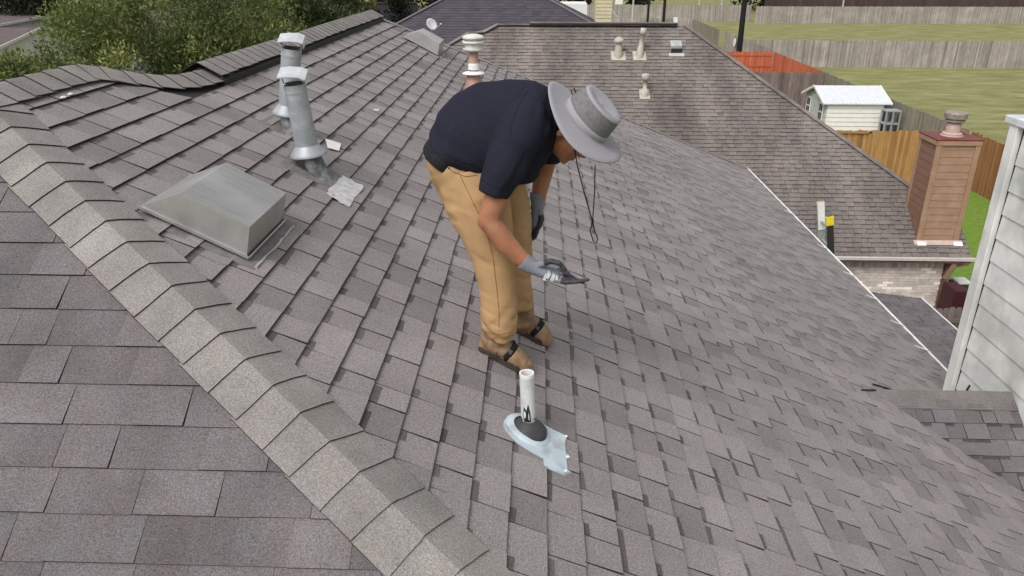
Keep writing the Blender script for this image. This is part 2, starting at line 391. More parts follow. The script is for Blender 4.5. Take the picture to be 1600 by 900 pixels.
# ridge vent: a raised strip with caps on it and a dark slot below
rv = thing('ridge_vent', (0,0,0), None, None); rv.parent = house; rv['label'] = 'raised ridge vent with a dark slot under its caps'
yv0, yv1 = 4.95, 10.35
XC = -2.15; zc = PR(XC)+.055
body = MB()
for s_ in (1, -1):
    a = Vector((XC, 0, zc-.012)); b = Vector((XC+s_*.155, 0, zc-.012-.0775))
    lo = Vector((XC+s_*.150, 0, zc-.012-.0775-.038)); lo2 = Vector((XC, 0, PR(XC)-.03))
    q = [[Vector((v.x, y, v.z)) for v in (a, b, lo, lo2)] for y in (yv0, yv1)]
    body.hexa(q[0], q[1])
body.build('vent_baffle', mat('black_plastic', (.015,.014,.014), (.03,.028,.028), 40, .7), rv)
yy = yv0-.02; i = 0
while yy < yv1:
    bend = .006*math.sin(yy*1.7)
    cap(rv, Vector((XC, min(yy+.14, yv1+.02), zc+bend*.4)), (0,-1,0), Vector((.155,0,-.0775)), Vector((-.155,0,-.0775)), .15, .165, rnd, lift=.003)
    yy += .14
# back hip caps
bh0 = Vector((-2.1, 10.42, PR(-2.1)+.01)); bh1 = Vector((XE, 15.03, PR(XE)+.012)); dd = (bh1-bh0)
nb = int(dd.length/.16); tb = MB()
bhc = thing('back_hip_cap_row', (0,0,0), None, None); bhc.parent = house
r_ = dd.normalized().cross(nP); r_ = r_ if r_.y < 0 else -r_
for i in range(nb):
    cap(bhc, bh0+dd*(i/nb), dd, r_*.12, Vector((.2,.8,-.5)).normalized()*.12, dd.length/nb+.01, .12, rnd)
# walls below, eave board, gutter
w = MB(); zt = PR(XE)-.12
w.box((-2.2, 6.6, (zt)/2), (XE*2-.1+3.6-.5, 16.0, zt)); w.build('wall', mat('house_brick', (.32,.24,.2), None, 5), house)
gt = thing('gutter', (0,0,0), None, None); gt.parent = house; gt['label'] = 'thin white gutter edge along the eave of the main slope'
m = MB(); gy0, gy1 = 6.05, 15.03; zg = PR(XE)
m.box((XE+.016, (gy0+gy1)/2, zg-.038), (.028, gy1-gy0, .10))
m.build('gutter_trough', M_WHITE, gt)
for k, px in enumerate(((1251,343),(1292,391),(1336,435),(1376,474),(1411,512),(1452,553))):
    p = atP(*px); m = MB(); y = p.y
    m.hexa([(XE-.14,y-.012,PR(XE-.14)+.010),(XE+.03,y-.012,zg+.010),(XE+.03,y+.012,zg+.010),(XE-.14,y+.012,PR(XE-.14)+.010)],
           [(XE-.14,y-.012,PR(XE-.14)+.016),(XE+.03,y-.012,zg+.016),(XE+.03,y+.012,zg+.016),(XE-.14,y+.012,PR(XE-.14)+.016)])
    m.build('hanger_strap', M_WHITE, gt)
# sealant dabs, nails
for k, px in enumerate(((99,152),(110,147))):
    m = MB(); m.ell(atP(*px, off=.02), (.012,.02,.006), n=9, m=5); m.build('sealant_dab', M_WHITE, house)
m = MB(); m.box(atP(587,172,off=.012), (.05,.02,.012), Matrix.Rotation(.5,3,'Z')); m.build('paper_scrap', M_WHITE, label='small white scrap of paper lying on the upper main slope', cat='scrap')

# lower roof beyond the gutter
lr = thing('lower_roof', (0,0,0), None, None); lr.parent = house; lr['label'] = 'low flat-pitched roof below the gutter with a white edge'
zl = HC-6.6; slp = .12
m = MB(); m.hexa([(3.6,9.5,zl+4.5*slp-.3),(8.12,9.5,zl-.3),(8.12,15.08,zl-.3),(3.6,15.08,zl+4.5*slp-.3)], [(3.6,9.5,zl+4.5*slp-.008),(8.12,9.5,zl-.008),(8.12,15.08,zl-.008),(3.6,15.08,zl+4.5*slp-.008)]); m.build('roof_deck', M_UNDER, lr)
sl2 = sqrt(1+slp*slp)
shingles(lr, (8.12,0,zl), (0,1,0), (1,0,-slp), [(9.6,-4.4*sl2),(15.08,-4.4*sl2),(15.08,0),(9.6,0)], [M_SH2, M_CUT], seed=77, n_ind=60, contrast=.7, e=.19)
m = MB(); m.box((8.14,12.3,zl-.05), (.03,5.6,.12)); m.build('drip_edge', M_WHITE, lr)
m = MB(); m.box((7.3,12.0,(zl-.3)/2), (1.3,5.0,zl-.3)); m.build('wall', MATS['house_brick'], lr)

# ================================================================== SIDED CHASE, RIGHT EDGE
M_SID = mat('weathered_white_siding', (.74,.74,.71), (.58,.58,.555), 3.5, .75, bump=.002, bscale=25, c3=(.40,.41,.38), s3=2.4, detail=6)
chase = thing('chimney_chase', (3.65,6.0,HC-3.6), 'tall weathered white lap-sided chimney chase at the right edge of the roof', 'chimney chase')
XW = 3.65; ztop = HC-1.145
m = MB(); m.hexa([(XW+.012,3.0,HC-5),(5.2,3.0,HC-5),(5.2,5.985,HC-5),(XW+.012,5.985,HC-5)], [(XW+.012,3.0,ztop-.02),(5.2,3.0,ztop-.02),(5.2,5.985,ztop-.02),(XW+.012,5.985,ztop-.02)])
m.build('core', M_SID, chase)
zs = [atY(px, py, 5.95).z for px, py in ((1576,253),(1567,294),(1556,330),(1547,367),(1538,402),(1529,437),(1522,468),(1513,503),(1505,537),(1497,570),(1487,600))]
zs = [ztop-.03] + zs + [zs[-1]-.2*k for k in range(1,6)]
rs = random.Random(9)
for a, b in zip(zs, zs[1:]):
    t = rs.uniform(.93,1.05); m = MB(); y0, y1 = 2.99, 5.87
    m.hexa([(XW+.008,y0,b),(XW-.015,y0,b),(XW-.015+rs.uniform(-.002,.002),y1,b+rs.uniform(-.004,.004)),(XW+.008,y1,b)], [(XW+.008,y0,a-.004),(XW-.006,y0,a-.004),(XW-.006,y1,a-.004),(XW+.008,y1,a-.004)])
    m.build('siding_board', M_SID, chase)
m = MB(); m.box((XW-.02, 5.955, (ztop+HC-3.75)/2), (.05,.11,ztop-HC+3.75)); m.build('corner_board', M_SID, chase, bevel=.004)
m = MB(); m.box((XW+.004, 5.885, (ztop+HC-3.75)/2), (.012,.03,ztop-HC+3.7)); m.build('corner_joint', M_CUT, chase)
m = MB(); m.box((XW+.75, 4.5, ztop+.01), (1.62,3.14,.06)); m.build('top_cap', mat('cap_metal', (.62,.64,.66), None, 5, .4), chase, bevel=.008)
m = MB(); m.tube([(XW-.03,5.86,HC-3.62),(XW-.035,5.78,HC-3.5),(XW-.04,5.70,HC-3.37),(XW-.04,5.66,HC-3.26)], .008, 6); m.build('loose_cable', M_CUT, chase)
# cricket between chase and slope
ck = thing('roof_cricket', (0,0,0), None, None); ck.parent = house; ck['label'] = 'small shingled cricket running from the slope into the white chase'
cx0, cy0, cz0 = 2.60, 5.18, PR(2.60)
cx1 = XW-.015; zr = cz0
sc = .68
yv = cy0 - (zr-PR(cx1))/sc
sv = sqrt(1+sc*sc)
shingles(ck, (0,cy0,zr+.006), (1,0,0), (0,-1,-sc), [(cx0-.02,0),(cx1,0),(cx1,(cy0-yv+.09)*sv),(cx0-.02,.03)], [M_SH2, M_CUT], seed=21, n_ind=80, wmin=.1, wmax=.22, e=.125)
m = MB(); m.add([(cx0,cy0,zr),(cx1,yv,PR(cx1)),(cx1,cy0,zr),(cx1,cy0+(cy0-yv),PR(cx1))], [(0,1,2),(0,2,3)]); m.build('roof_deck', M_UNDER, ck)
m = MB()
for i in range(5):
    xa = cx0-.05+i*.225; xb = xa+.225 if i < 4 else cx1
    t = rs.uniform(.68,.8)
    mb = MB(); o1 = .006+.002*(i%2)
    mb.hexa([(xa,cy0-.12,zr-.12*sc+.004),(xb,cy0-.12,zr-.12*sc+.004),(xb,cy0+.01,zr+.004),(xa,cy0+.01,zr+.004)], [(xa,cy0-.12,zr-.12*sc+.010+o1),(xb,cy0-.12,zr-.12*sc+.010+o1),(xb,cy0+.01,zr+.012+o1),(xa,cy0+.01,zr+.012+o1)], tone=t)
    mb.hexa([(xa,cy0+.01,zr+.003),(xb,cy0+.01,zr+.003),(xb,cy0+.13,zr-.12*sc),(xa,cy0+.13,zr-.12*sc)], [(xa,cy0+.01,zr+.012+o1),(xb,cy0+.01,zr+.012+o1),(xb,cy0+.13,zr-.12*sc+.01),(xa,cy0+.13,zr-.12*sc+.01)], tone=t)
    mb.build('cap_shingle', [M_CAP], ck)

for k, pl in enumerate((((1346,609),(1380,610),(1412,614),(1448,617),(1476,622)),((1364,600),(1384,606),(1404,613)))):
    m = MB(); m.tube([atP(*q, off=.018) for q in pl], [.006,.008,.008,.007,.004][:len(pl)], 6); m.build('twig', M_CUT, label=('long' if k == 0 else 'short')+' dark twig lying against the tip of the small cricket', cat='twig')
# ================================================================== ROOF VENTS
M_VENT = mat('mill_metal', (.50,.49,.48), (.43,.42,.40), 9, .42, .82, c3=(.58,.58,.58), s3=4, stretch=(1,6,1), bump=.0006, bscale=30)
M_VSIDE = M_VENT
def boxvent(px_near, px_far_off, label, s=1.0, yw=.50):
    """slant-backed metal louvre: hood over a low throat, axis down the slope"""
    base = atP(*px_near)
    t = thing('box_vent', base, label, 'roof vent', 'slant-backed metal roof vents')
    d = Vector((1,0,-.5)).normalized(); n = nP.copy(); u = Vector((0,1,0))
    B = lambda a, b, c: base + d*a + u*b + n*c
    Lv = .46*s; W_ = yw; low = .030; H = .155*s
    r = .012
    # hood shell
    m = MB()
    A = [B(-Lv,0,low), B(0,0,low), B(-.03,0,.154), B(-.325*s,0,.162)]         # near side outline: tip, front bottom, front top, apex
    Bf = [B(-Lv,W_,low), B(0,W_,low), B(-.03,W_,.154), B(-.325*s,W_,.162)]
    m.add(A+Bf, [(3,2,1,0),(4,5,6,7),(1,2,6,5),(2,3,7,6),(3,0,4,7)])
    m.build('hood', M_VENT, t)
    lip = MB()
    lip.bar(B(-Lv-.005,-.004,low+.002), B(.01,-.004,low-.004), .006, .012, up=n); lip.bar(B(.012,0,low-.004), B(.012,W_,low-.004), .006, .012, up=n); lip.bar(B(.01,W_+.004,low-.004), B(-Lv-.005,W_+.004,low), .006, .012, up=n)
    lip.build('lip', M_VENT, t)
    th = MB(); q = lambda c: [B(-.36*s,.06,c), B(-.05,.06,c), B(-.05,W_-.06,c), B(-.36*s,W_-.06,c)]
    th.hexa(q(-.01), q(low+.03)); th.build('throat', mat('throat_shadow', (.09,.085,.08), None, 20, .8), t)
    fl = MB(); fl.hexa([B(-Lv-.02,-.05,.004),B(.055,-.05,.006),B(.055,W_+.05,.006),B(-Lv-.02,W_+.05,.004)], [B(-Lv-.02,-.05,.008),B(.055,-.05,.012),B(.055,W_+.05,.012),B(-Lv-.02,W_+.05,.008)])
    fl.build('flange', mat('dusty_flange', (.20,.19,.185), (.14,.13,.13), 25, .8), t)
    s_ = MB(); rr = random.Random(4)
    pts = [B(.058+rr.uniform(-.004,.004), -.03+i*(W_+.04)/14, .014) for i in range(15)]
    s_.tube(pts, [(.003+.004*rr.random()) for _ in pts], 6)
    s_.build('sealant_bead', mat('sealant', (.5,.49,.48), (.35,.34,.33), 60, .5), t)
    return t
boxvent((382,409), None, 'large shiny metal box vent close to the camera beside the hip caps', 1.0, .49)
boxvent((682,88), None, 'distant box vent near the far end of the ridge, before the dark roof', 1.0, .50)

def oriented_rot(ax):
    return Vector(ax).to_track_quat('Z', 'Y').to_matrix()
M_FLUE = mat('painted_flue', (.34,.36,.38), (.28,.30,.32), 10, .5, .3, c3=(.42,.43,.44), s3=14)
def flue(base, top, r0, r1, label, capdir=1, skirt=True):
    base = Vector(base); top = Vector(top); ax = (top-base).normalized(); L = (top-base).length
    t = thing('flue_pipe', base, label, 'flue pipe', 'grey metal flue pipes with bent caps')
    m = MB(); R = oriented_rot(ax)
    m.lathe(base, [(.10,r0),(.13,r0*.99),(L*.55,(r0+r1)/2),(L*.86,r1),(L*.86,r1*1.05),(L*.88,r1*1.05),(L*.88,r1),(L-.03,r1),(L-.03,r1*.9),(L-.05,r1*.9)], ax, 24); m.build('pipe', M_FLUE, t, smooth=True).modifiers.new('e','EDGE_SPLIT').split_angle = radians(35)
    # boot cone, cut to the roof
    m = MB(); ro = r0*1.0; n = 24; vs = []
    a = ax.orthogonal().normalized(); b = ax.cross(a)
    for j in range(n):
        tt = 2*pi*j/n; q = base + a*(cos(tt)*ro*1.06)+b*(sin(tt)*ro*1.06)
        q = q + Vector((.045,-.02,0)); bot = Vector((q.x, q.y, PR(q.x)+.012)); vs.append(bot)
    for j in range(n):
        tt = 2*pi*j/n; vs.append(base+ax*.13+a*(cos(tt)*ro*.93)+b*(sin(tt)*ro*.93))
    m.add(vs, [(j,(j+1)%n,n+(j+1)%n,n+j) for j in range(n)]); m.build('boot', mat('dirty_boot', (.28,.30,.32), (.10,.10,.10), 16, .6, .2, lo=.42, hi=.6), t, smooth=True)
    if skirt:
        m = MB(); m.lathe(base+ax*.10, [(.06,r0*1.0),(.045,r0*1.15),(.018,r0*1.48),(.004,r0*1.60),(.0,r0*1.58),(.012,r0*1.4),(.03,r0*1.0)], ax, 28); m.build('storm_collar', M_FLUE, t, smooth=True)
    # flashing plate
    m = MB(); d = Vector((1,0,-.5)).normalized(); rr = random.Random(int(base.y*10)); ring = []
    for (p_, q_) in ((-.16,-.13),(.02,-.14),(.13,-.12),(.15,.02),(.13,.15),(-.02,.17),(-.15,.16)):
        o_ = base + d*(p_+rr.uniform(-.02,.02)) + Vector((0,q_+rr.uniform(-.015,.015),0)); ring.append(Vector((o_.x,o_.y,PR(o_.x)+.0125)))
    m.add(ring+[q+Vector((0,0,-.008)) for q in ring], [tuple(range(7))]+[(i,7+i,7+(i+1)%7,(i+1)%7) for i in range(7)])
    m.build('flashing', mat('flashing_metal', (.22,.20,.20), (.15,.135,.135), 25, .8, .1), t)
    # bent sheet cap on legs, slanting
    tp = top; m = MB(); x_ = Vector((1,0,-.08)).normalized(); y_ = Vector((-.15,1,.22)).normalized(); z_ = x_.cross(y_)
    c = tp + z_*.030; w_ = r1*1.32; l_ = r1*1.35
    prof = [(-w_,-.020),(-w_*.98,-.002),(-w_*.3,.008),(w_*.5,.010),(w_*.95,.0),(w_*1.02,-.030)]
    vs = []
    for s_ in (-l_, l_):
        for (p_, h_) in prof: vs.append(c + x_*p_ + y_*s_ + z_*h_)
    N = len(prof); vs += [v - z_*.004 for v in vs]
    fs = [(i,i+1,N+i+1,N+i) for i in range(N-1)] + [(2*N+i,3*N+i,3*N+i+1,2*N+i+1) for i in range(N-1)] + [(i,2*N+i,2*N+i+1,i+1) for i in range(N-1)] + [(N+i,N+i+1,3*N+i+1,3*N+i) for i in range(N-1)]
    m.add(vs, fs); m.build('rain_cap', mat('pale_cap_metal', (.62,.64,.66), (.5,.52,.54), 12, .4, .3), t)
    m = MB()
    for s_ in (-1,1): m.bar(tp-ax*.03+x_*(s_*r1*.98), c+x_*(s_*w_*.9)-z_*.0, .02, .004)
    m.build('cap_bracket', M_FLUE, t)
    m = MB(); m.lathe(top-ax*.02, [(0,r1*.86),(0,.0)], ax, 16); m.build('pipe_mouth', M_CUT, t)
    return t
b1 = atP(488,269); flue(b1, atY(458,123,b1.y-.02), .064, .059, 'nearer of two grey flue pipes, tilted, with a wide collar low on the roof')
b2 = atP(449,204); flue(b2, atY(456,68,b2.y), .060, .058, 'farther grey flue pipe half hidden behind the tilted one')
m = MB(); q_ = [atP(*p, off=.022) for p in ((508,217),(533,225),(530,236),(512,231))]; m.hexa(q_[::-1], [v+Vector((0,0,.004)) for v in q_[::-1]]); m.build('flashing_flap', M_WHITE, bpy.data.objects['flue_pipe'])
# crumpled flashing patch
fp = MB(); cs = [atP(*p, off=.014) for p in ((508,303),(536,275),(569,291),(546,324))]
rr = random.Random(2); n = 9; vs = []
for i in range(n+1):
    for j in range(n+1):
        u_, v_ = i/n, j/n; p = cs[0].lerp(cs[3], u_).lerp(cs[1].lerp(cs[2], u_), v_)
        e_ = (rr.uniform(-.006,.006) if i in (0,n) or j in (0,n) else 0)
        vs.append(p + Vector((e_, e_*.8, abs(mn.noise(p*24))*.010+.001)))
fp.add(vs, [(i*(n+1)+j,(i+1)*(n+1)+j,(i+1)*(n+1)+j+1,i*(n+1)+j+1) for i in range(n) for j in range(n)])
o = fp.build('flashing_sheet', mat('crumpled_foil', (.66,.65,.65), (.52,.50,.50), 26, .35, .45, c3=(.40,.37,.37), s3=22), smooth=False, label='crumpled silvery flashing sheet on the slope below the flue pipes', cat='flashing')
o.modifiers.new('t','SOLIDIFY').thickness = .002
# copper-coloured flue with round tiered cap
cb = atP(741,148); ctop = Vector((cb.x-.0, cb.y, HC-.79)); ax = Vector((0,0,1))
t = thing('brown_flue', cb, 'brown flue pipe with a white tiered round cap behind the man', 'flue pipe')
M_BRN = mat('brown_flue_paint', (.42,.25,.20), (.34,.20,.16), 14, .6)
L = ctop.z-cb.z
m = MB(); m.lathe(cb, [(-.05,.13),(.10,.10),(.22,.075),(.24,.062)], ax, 22); m.build('cone', M_BRN, t, smooth=True)
m = MB(); m.lathe(cb, [(.2,.052),(L-.14,.052),(L-.14,.0)], ax, 20); m.build('pipe', M_BRN, t, smooth=True)
m = MB(); m.lathe(cb, [(.255,.055),(.245,.10),(.235,.125),(.225,.125),(.225,.05)], ax, 24); m.build('storm_collar', M_WHITE, t, smooth=True)
m = MB(); m.lathe(cb, [(.27,.056),(.275,.062),(.32,.06),(.34,.053)], ax, 16); m.build('sealant', M_WHITE, t)
m = MB(); m.lathe(cb, [(L-.15,.05),(L-.14,.10),(L-.125,.115),(L-.115,.115),(L-.115,.09),(L-.06,.092),(L-.06,.115),(L-.05,.118),(L-.035,.112),(L-.035,.075),(L-.01,.075),(L-.01,.118),(L+.004,.118),(L+.02,.10),(L+.035,.05),(L+.038,0)], ax, 26); m.build('rain_cap', mat('cap_white', (.62,.62,.58), (.5,.5,.46), 20, .5), t)
# PVC pipe, rubber boot, flashing plate
pb = atP(826,672); pt = atY(823,583,pb.y)
t = thing('plumbing_vent', pb, 'white plastic vent pipe with black rubber boot on pale flashing near the toes', 'vent pipe')
ax = (pt-pb).normalized()
L = (pt-pb).length
m = MB(); m.lathe(pb, [(0,.0285),(L,.0285),(L,.0235),(L-.06,.0235)], ax, 28); m.build('pipe', mat('pvc', (.60,.62,.62), (.52,.54,.55), 18, .45, c3=(.42,.43,.44), s3=16), t, smooth=True).modifiers.new('e','EDGE_SPLIT').split_angle = radians(35)
m = MB(); m.lathe(pb, [(L-.012,.0290),(L+.002,.0292),(L+.002,.0232),(L-.02,.0232)], ax, 28); m.build('pipe_rim', M_WHITE, t)
m = MB()                       # dark tar smear on the pipe
a = Vector((-.15,-1,0)).normalized(); b = ax.cross(a)
pts = [(-.6,.085),(-.35,.125),(-.05,.108),(.2,.14),(.45,.10),(.5,.055),(.2,.045),(-.3,.05)]
m.add([pb+ax*h+(a*cos(q)+b*sin(q))*.0292 for q, h in [(x*1.1,y) for x, y in pts]]+[pb+ax*.09+a*.0294], [(i,(i+1)%8,8) for i in range(8)]); m.build('tar_smear', M_CUT, t)
m = MB(); m.lathe(pb, [(.035,.034),(.05,.037),(.055,.033),(.055,.028)], ax, 24); m.build('clamp_ring', mat('ring_metal', (.35,.35,.35), None, 20, .5, .4), t)
m = MB(); ax2 = (ax*1.0+nP*.35).normalized(); pc = atP(823,676)
m.lathe(pc, [(-.012,.080),(.004,.082),(.016,.080),(.030,.068),(.044,.052),(.058,.038),(.064,.029)], ax2, 32); m.build('rubber_boot', mat('black_rubber', (.035,.035,.04), (.05,.05,.055), 30, .55), t, smooth=True)
m = MB(); m.lathe(pc, [(.004,.112),(.012,.100),(.024,.090),(.026,.07)], nP, 32); m.build('boot_ring', mat('pale_flashing', (.50,.58,.62), (.42,.50,.54), 9, .45, c3=(.30,.33,.34), s3=14), t, smooth=True)
ring = [atP(x, y, off=.0175) for x, y in ((786,664),(790,673),(802,686),(849,715),(850,727),(882,740),(893,738),(887,733),(885,716),(892,715),(884,708),(883,690),(886,682),(879,678),(866,672),(848,662),(828,655),(800,652),(788,656))]
m = MB(); N = len(ring); m.add(ring+[q-Vector((0,0,.010)) for q in ring], [tuple(range(N))]+[(i,N+i,N+(i+1)%N,(i+1)%N) for i in range(N)]); m.build('flashing_plate', MATS['pale_flashing'], t)
for px in ((887,714),(884,682),(884,736)):
    m = MB(); c = atP(*px, off=.022); m.hexa([c+Vector(v) for v in ((-.005,-.006,0),(.007,-.004,0),(.005,.008,0),(-.006,.006,0))],[c+Vector(v) for v in ((-.004,-.004,.003),(.005,-.003,.006),(.004,.006,.004),(-.005,.004,.003))]); m.build('torn_flap', M_WHITE, t)
# ladder behind the eave
t = thing('ladder', (4.27,10.9,0), 'extension ladder with yellow rail end standing against the far gutter', 'ladder')
M_LAD = mat('ladder_rail', (.42,.44,.44), None, 12, .5, .3)
lean = Vector((-.19,0,1)).normalized(); foot = Vector((5.35,10.9,0)); 
def LP(y, z): return Vector((4.30-.19*(z-(HC-3.85)), y, z))
ya, yb_ = 11.12, 10.72
m = MB(); m.bar(LP(ya,.1), LP(ya,HC-3.36), .03, .10, up=(1,0,0)); m.build('rail', M_LAD, t)
m = MB(); m.bar(LP(yb_,.1), LP(yb_,HC-3.42), .03, .09, up=(1,0,0)); m.build('rail', mat('black_rail', (.03,.03,.03), None, 10, .5), t)
m = MB(); m.bar(LP(ya-.03,HC-3.75), LP(ya-.03,HC-3.33), .012, .10, up=(1,0,0)); m.build('rail_guard', M_WHITE, t)
m = MB(); m.bar(LP(yb_,HC-3.56), LP(yb_,HC-3.42), .045, .11, up=(1,0,0)); m.build('end_cap', mat('yellow_plastic', (.75,.62,.03), None, 10, .45), t, bevel=.008)
m = MB(); m.bar(LP(ya,HC-3.40), LP(ya,HC-3.32), .045, .11, up=(1,0,0)); m.build('end_cap', mat('tan_plastic', (.42,.36,.2), None, 10, .5), t, bevel=.008)
for k in range(18):
    z = HC-3.62-.3*k; m = MB(); m.bar(LP(ya,z), LP(yb_,z), .03, .03, up=(1,0,0)); m.build('rung', M_LAD, t)
# ================================================================== THE MAN
def remesh(mb, voxel, sm=6, smf=.5):
    me = bpy.data.meshes.new('tmp'); me.from_pydata(mb.v, [], mb.f); me.update()
    o = bpy.data.objects.new('tmp', me); COL.objects.link(o)
    r = o.modifiers.new('r', 'REMESH'); r.mode = 'VOXEL'; r.voxel_size = voxel; r.use_smooth_shade = True
    s = o.modifiers.new('s', 'SMOOTH'); s.iterations = sm; s.factor = smf
    dg = bpy.context.evaluated_depsgraph_get(); ev = o.evaluated_get(dg); m2 = bpy.data.meshes.new_from_object(ev)
    bpy.data.objects.remove(o, do_unlink=True); return m2
def skin(name, mb, voxel, mats, parent, disp=None, idx=None, sm=6, **tg):
    me = remesh(mb, voxel, sm); me.name = name
    n = len(me.vertices); co = np.empty(n*3); me.vertices.foreach_get('co', co); co = co.reshape(-1,3)
    no = np.empty(n*3); me.vertex_normals.foreach_get('vector', no); no = no.reshape(-1,3)
    if disp:
        for i in range(n): co[i] += no[i]*disp(Vector(co[i]), Vector(no[i]))
        me.vertices.foreach_set('co', co.ravel()); me.update()
    me.materials.clear()
    for m in (mats if isinstance(mats, list) else [mats]): me.materials.append(m)
    if idx:
        for p in me.polygons: p.material_index = idx(p.center, p.normal)
    a = me.attributes.new('tone', 'FLOAT', 'FACE'); a.data.foreach_set('value', [1.0]*len(me.polygons))
    me.polygons.foreach_set('use_smooth', [True]*len(me.polygons))
    o = bpy.data.objects.new(name, me); COL.objects.link(o); o.parent = parent; o.matrix_parent_inverse = world(parent).inverted()
    return tag(o, **tg)
def rings(mb, spec, n=24, up=(0,1,0), squash=1.0):
    """spec: (back px, front px, y, half width along y); elliptical rings, returns centres"""
    pts = []; rad = []
    for (a, b, y, w) in spec:
        A = atY(*a, y); B = atY(*b, y); pts.append((A+B)/2); rad.append((w, (A-B).length/2*squash))
    mb.tube(pts, rad, n, up=up); mb.ell(pts[0], (rad[0][1]*.9,rad[0][0]*.95,rad[0][1]*.5)); mb.ell(pts[-1], (rad[-1][1]*.9, rad[-1][0]*.95, rad[-1][1]*.5)) if False else None
    return pts, rad
M_SKIN = mat('brown_skin', (.34,.145,.080), (.27,.11,.060), 11, .55, spec=.3, c3=(.39,.18,.11), s3=16, bump=.0006, bscale=220)
M_NAVY = mat('navy_cloth', (.0135,.0145,.024), (.018,.019,.031), 160, .9, spec=.12, bump=.0008, bscale=500)
M_TAN = mat('tan_cloth', (.42,.262,.135), (.375,.232,.117), 12, .9, spec=.12, bump=.0008, bscale=400, c3=(.34,.215,.105), s3=5)
M_BLACKW = mat('black_webbing', (.010,.010,.012), (.018,.018,.021), 200, .8, spec=.15)
M_LEATHER = mat('tan_leather', (.30,.19,.105), (.20,.125,.07), 22, .75, bump=.0012, bscale=120, c3=(.115,.08,.055), s3=15)
M_SOLE = mat('dark_sole', (.050,.038,.032), (.035,.028,.025), 60, .85)
M_GLOVE = mat('grey_glove_knit', (.20,.21,.24), (.16,.17,.20), 180, .85, bump=.0006, bscale=600)
M_GLOVEB = mat('black_glove_coating', (.028,.028,.033), (.055,.055,.062), 70, .6)
M_HAT = mat('grey_hat_cloth', (.305,.295,.32), (.265,.255,.28), 240, .85, bump=.0005, bscale=700)
M_HATD = mat('dark_heather_mesh', (.13,.12,.13), (.18,.17,.18), 60, .85, stretch=(3,1,1))
man = thing('person', atP(790,560), 'man bending over on the roof in navy shirt, tan trousers and grey hat', 'person')

# --- head frame
HU = Vector((.67,-.26,.70)).normalized()
HF = RR*.68 - UU*.73; HF = (HF - HU*HF.dot(HU)).normalized()
HS = HU.cross(HF)
if HS.y > 0: HS = -HS                      # towards the camera (the man's right)
HR = Matrix((HF, HS, HU)).transposed()
ear = atY(874,207,3.085)
HCn = ear - HS*.078 + HF*.012 + HU*.012
def H(f, s, u): return HCn + HF*f + HS*s + HU*u
# --- body: one continuous surface
b = MB()
b.ell(H(-.005,0,.035), (.090,.074,.090), HR); b.ell(H(.03,0,-.035), (.072,.062,.085), HR)
b.ell(H(.052,0,-.085), (.042,.042,.032), HR)                      # jaw and chin
b.ell(H(.075,0,-.105), (.022,.026,.018), HR)
b.tube([H(.092,0,.012), H(.112,0,-.018), H(.120,0,-.036)], [.011,.015,.017], 10)     # nose
b.ell(H(.108,.014,-.038), (.010,.009,.008), HR); b.ell(H(.108,-.014,-.038), (.010,.009,.008), HR)
b.ell(H(.093,0,-.066), (.016,.026,.008), HR); b.ell(H(.090,0,-.079), (.014,.023,.008), HR)  # lips
b.ell(H(.088,0,.028), (.014,.05,.012), HR)                        # brow
for s_ in (1,-1): b.ell(H(.076,s_*.036,-.012), (.022,.024,.02), HR); b.ell(H(-.008,s_*.080,-.004), (.017,.007,.03), HR)
neckc = atY(862,182,3.21)
b.tube([H(-.02,0,-.03), H(-.03,0,-.09), neckc, atY(838,190,3.21)], [.056,.058,.062,.08], 16)
def limb(ps, rs, n=16): b.tube([atY(x,y,Y) for x, y, Y in ps], rs, n); [b.ell(atY(x,y,Y), (r,r,r)) for (x,y,Y), r in zip(ps[1:-1], rs[1:-1])]
limb([(845,190,3.21),(800,210,3.21),(745,225,3.2),(700,238,3.2)], [.11,.11,.09,.08], 20)
b.ell(atY(838,188,3.2), (.08,.17,.08))
b.ell(atY(704,252,3.2), (.08,.12,.07))
# near (right) arm
limb([(825,190,3.03),(800,240,2.99),(778,300,2.96),(765,345,2.945),(790,380,2.935),(815,405,2.93),(832,418,2.93)], [.055,.055,.051,.050,.044,.034,.028])
# far (left) arm
limb([(850,195,3.38),(856,235,3.40),(848,272,3.40),(843,300,3.385),(838,330,3.37)], [.055,.052,.045,.036,.030])
# legs
limb([(722,262,3.10),(752,330,3.08),(772,400,3.07),(776,460,3.07),(776,515,3.07)], [.06,.062,.055,.045,.03])
limb([(740,262,3.30),(795,330,3.32),(806,400,3.33),(806,440,3.34),(812,500,3.37)], [.06,.06,.052,.040,.03])
def facecol(c, n): return 0
skin('body', b, .0065, M_SKIN, man, sm=5)
# short dark hair at the back of the head, eyes and brows
m = MB(); m.ell(H(-.016,0,.035), (.090,.080,.082), HR, 20, 14); o = m.build('hair', mat('black_hair', (.012,.01,.009), None, 60, .8), man, smooth=True)
for s_ in (1,-1):
    m = MB(); m.ell(H(.090,s_*.034,.006), (.008,.013,.006), HR); m.build('eye', M_CUT, man)
    m = MB(); m.tube([H(.100,s_*.016,.022), H(.100,s_*.034,.026), H(.088,s_*.052,.022)], [.003,.004,.002], 6); m.build('eyebrow', MATS['black_hair'], man)
    m = MB(); m.tube([H(.104,s_*.004,-.0725), H(.098,s_*.016,-.0735), H(.090,s_*.024,-.073)], [.0022,.002,.001], 6); m.build('lip_line', mat('lip_shadow', (.10,.03,.025), None, 40, .6), man)
m = MB()
for s_ in (1,-1):
    m.ell(H(.098,s_*.034,.0), (.007,.026,.018), HR); m.bar(H(.092,s_*.058,.004), H(.0,s_*.084,.006), .004, .006)
m.build('glasses', M_CUT, man, smooth=True)
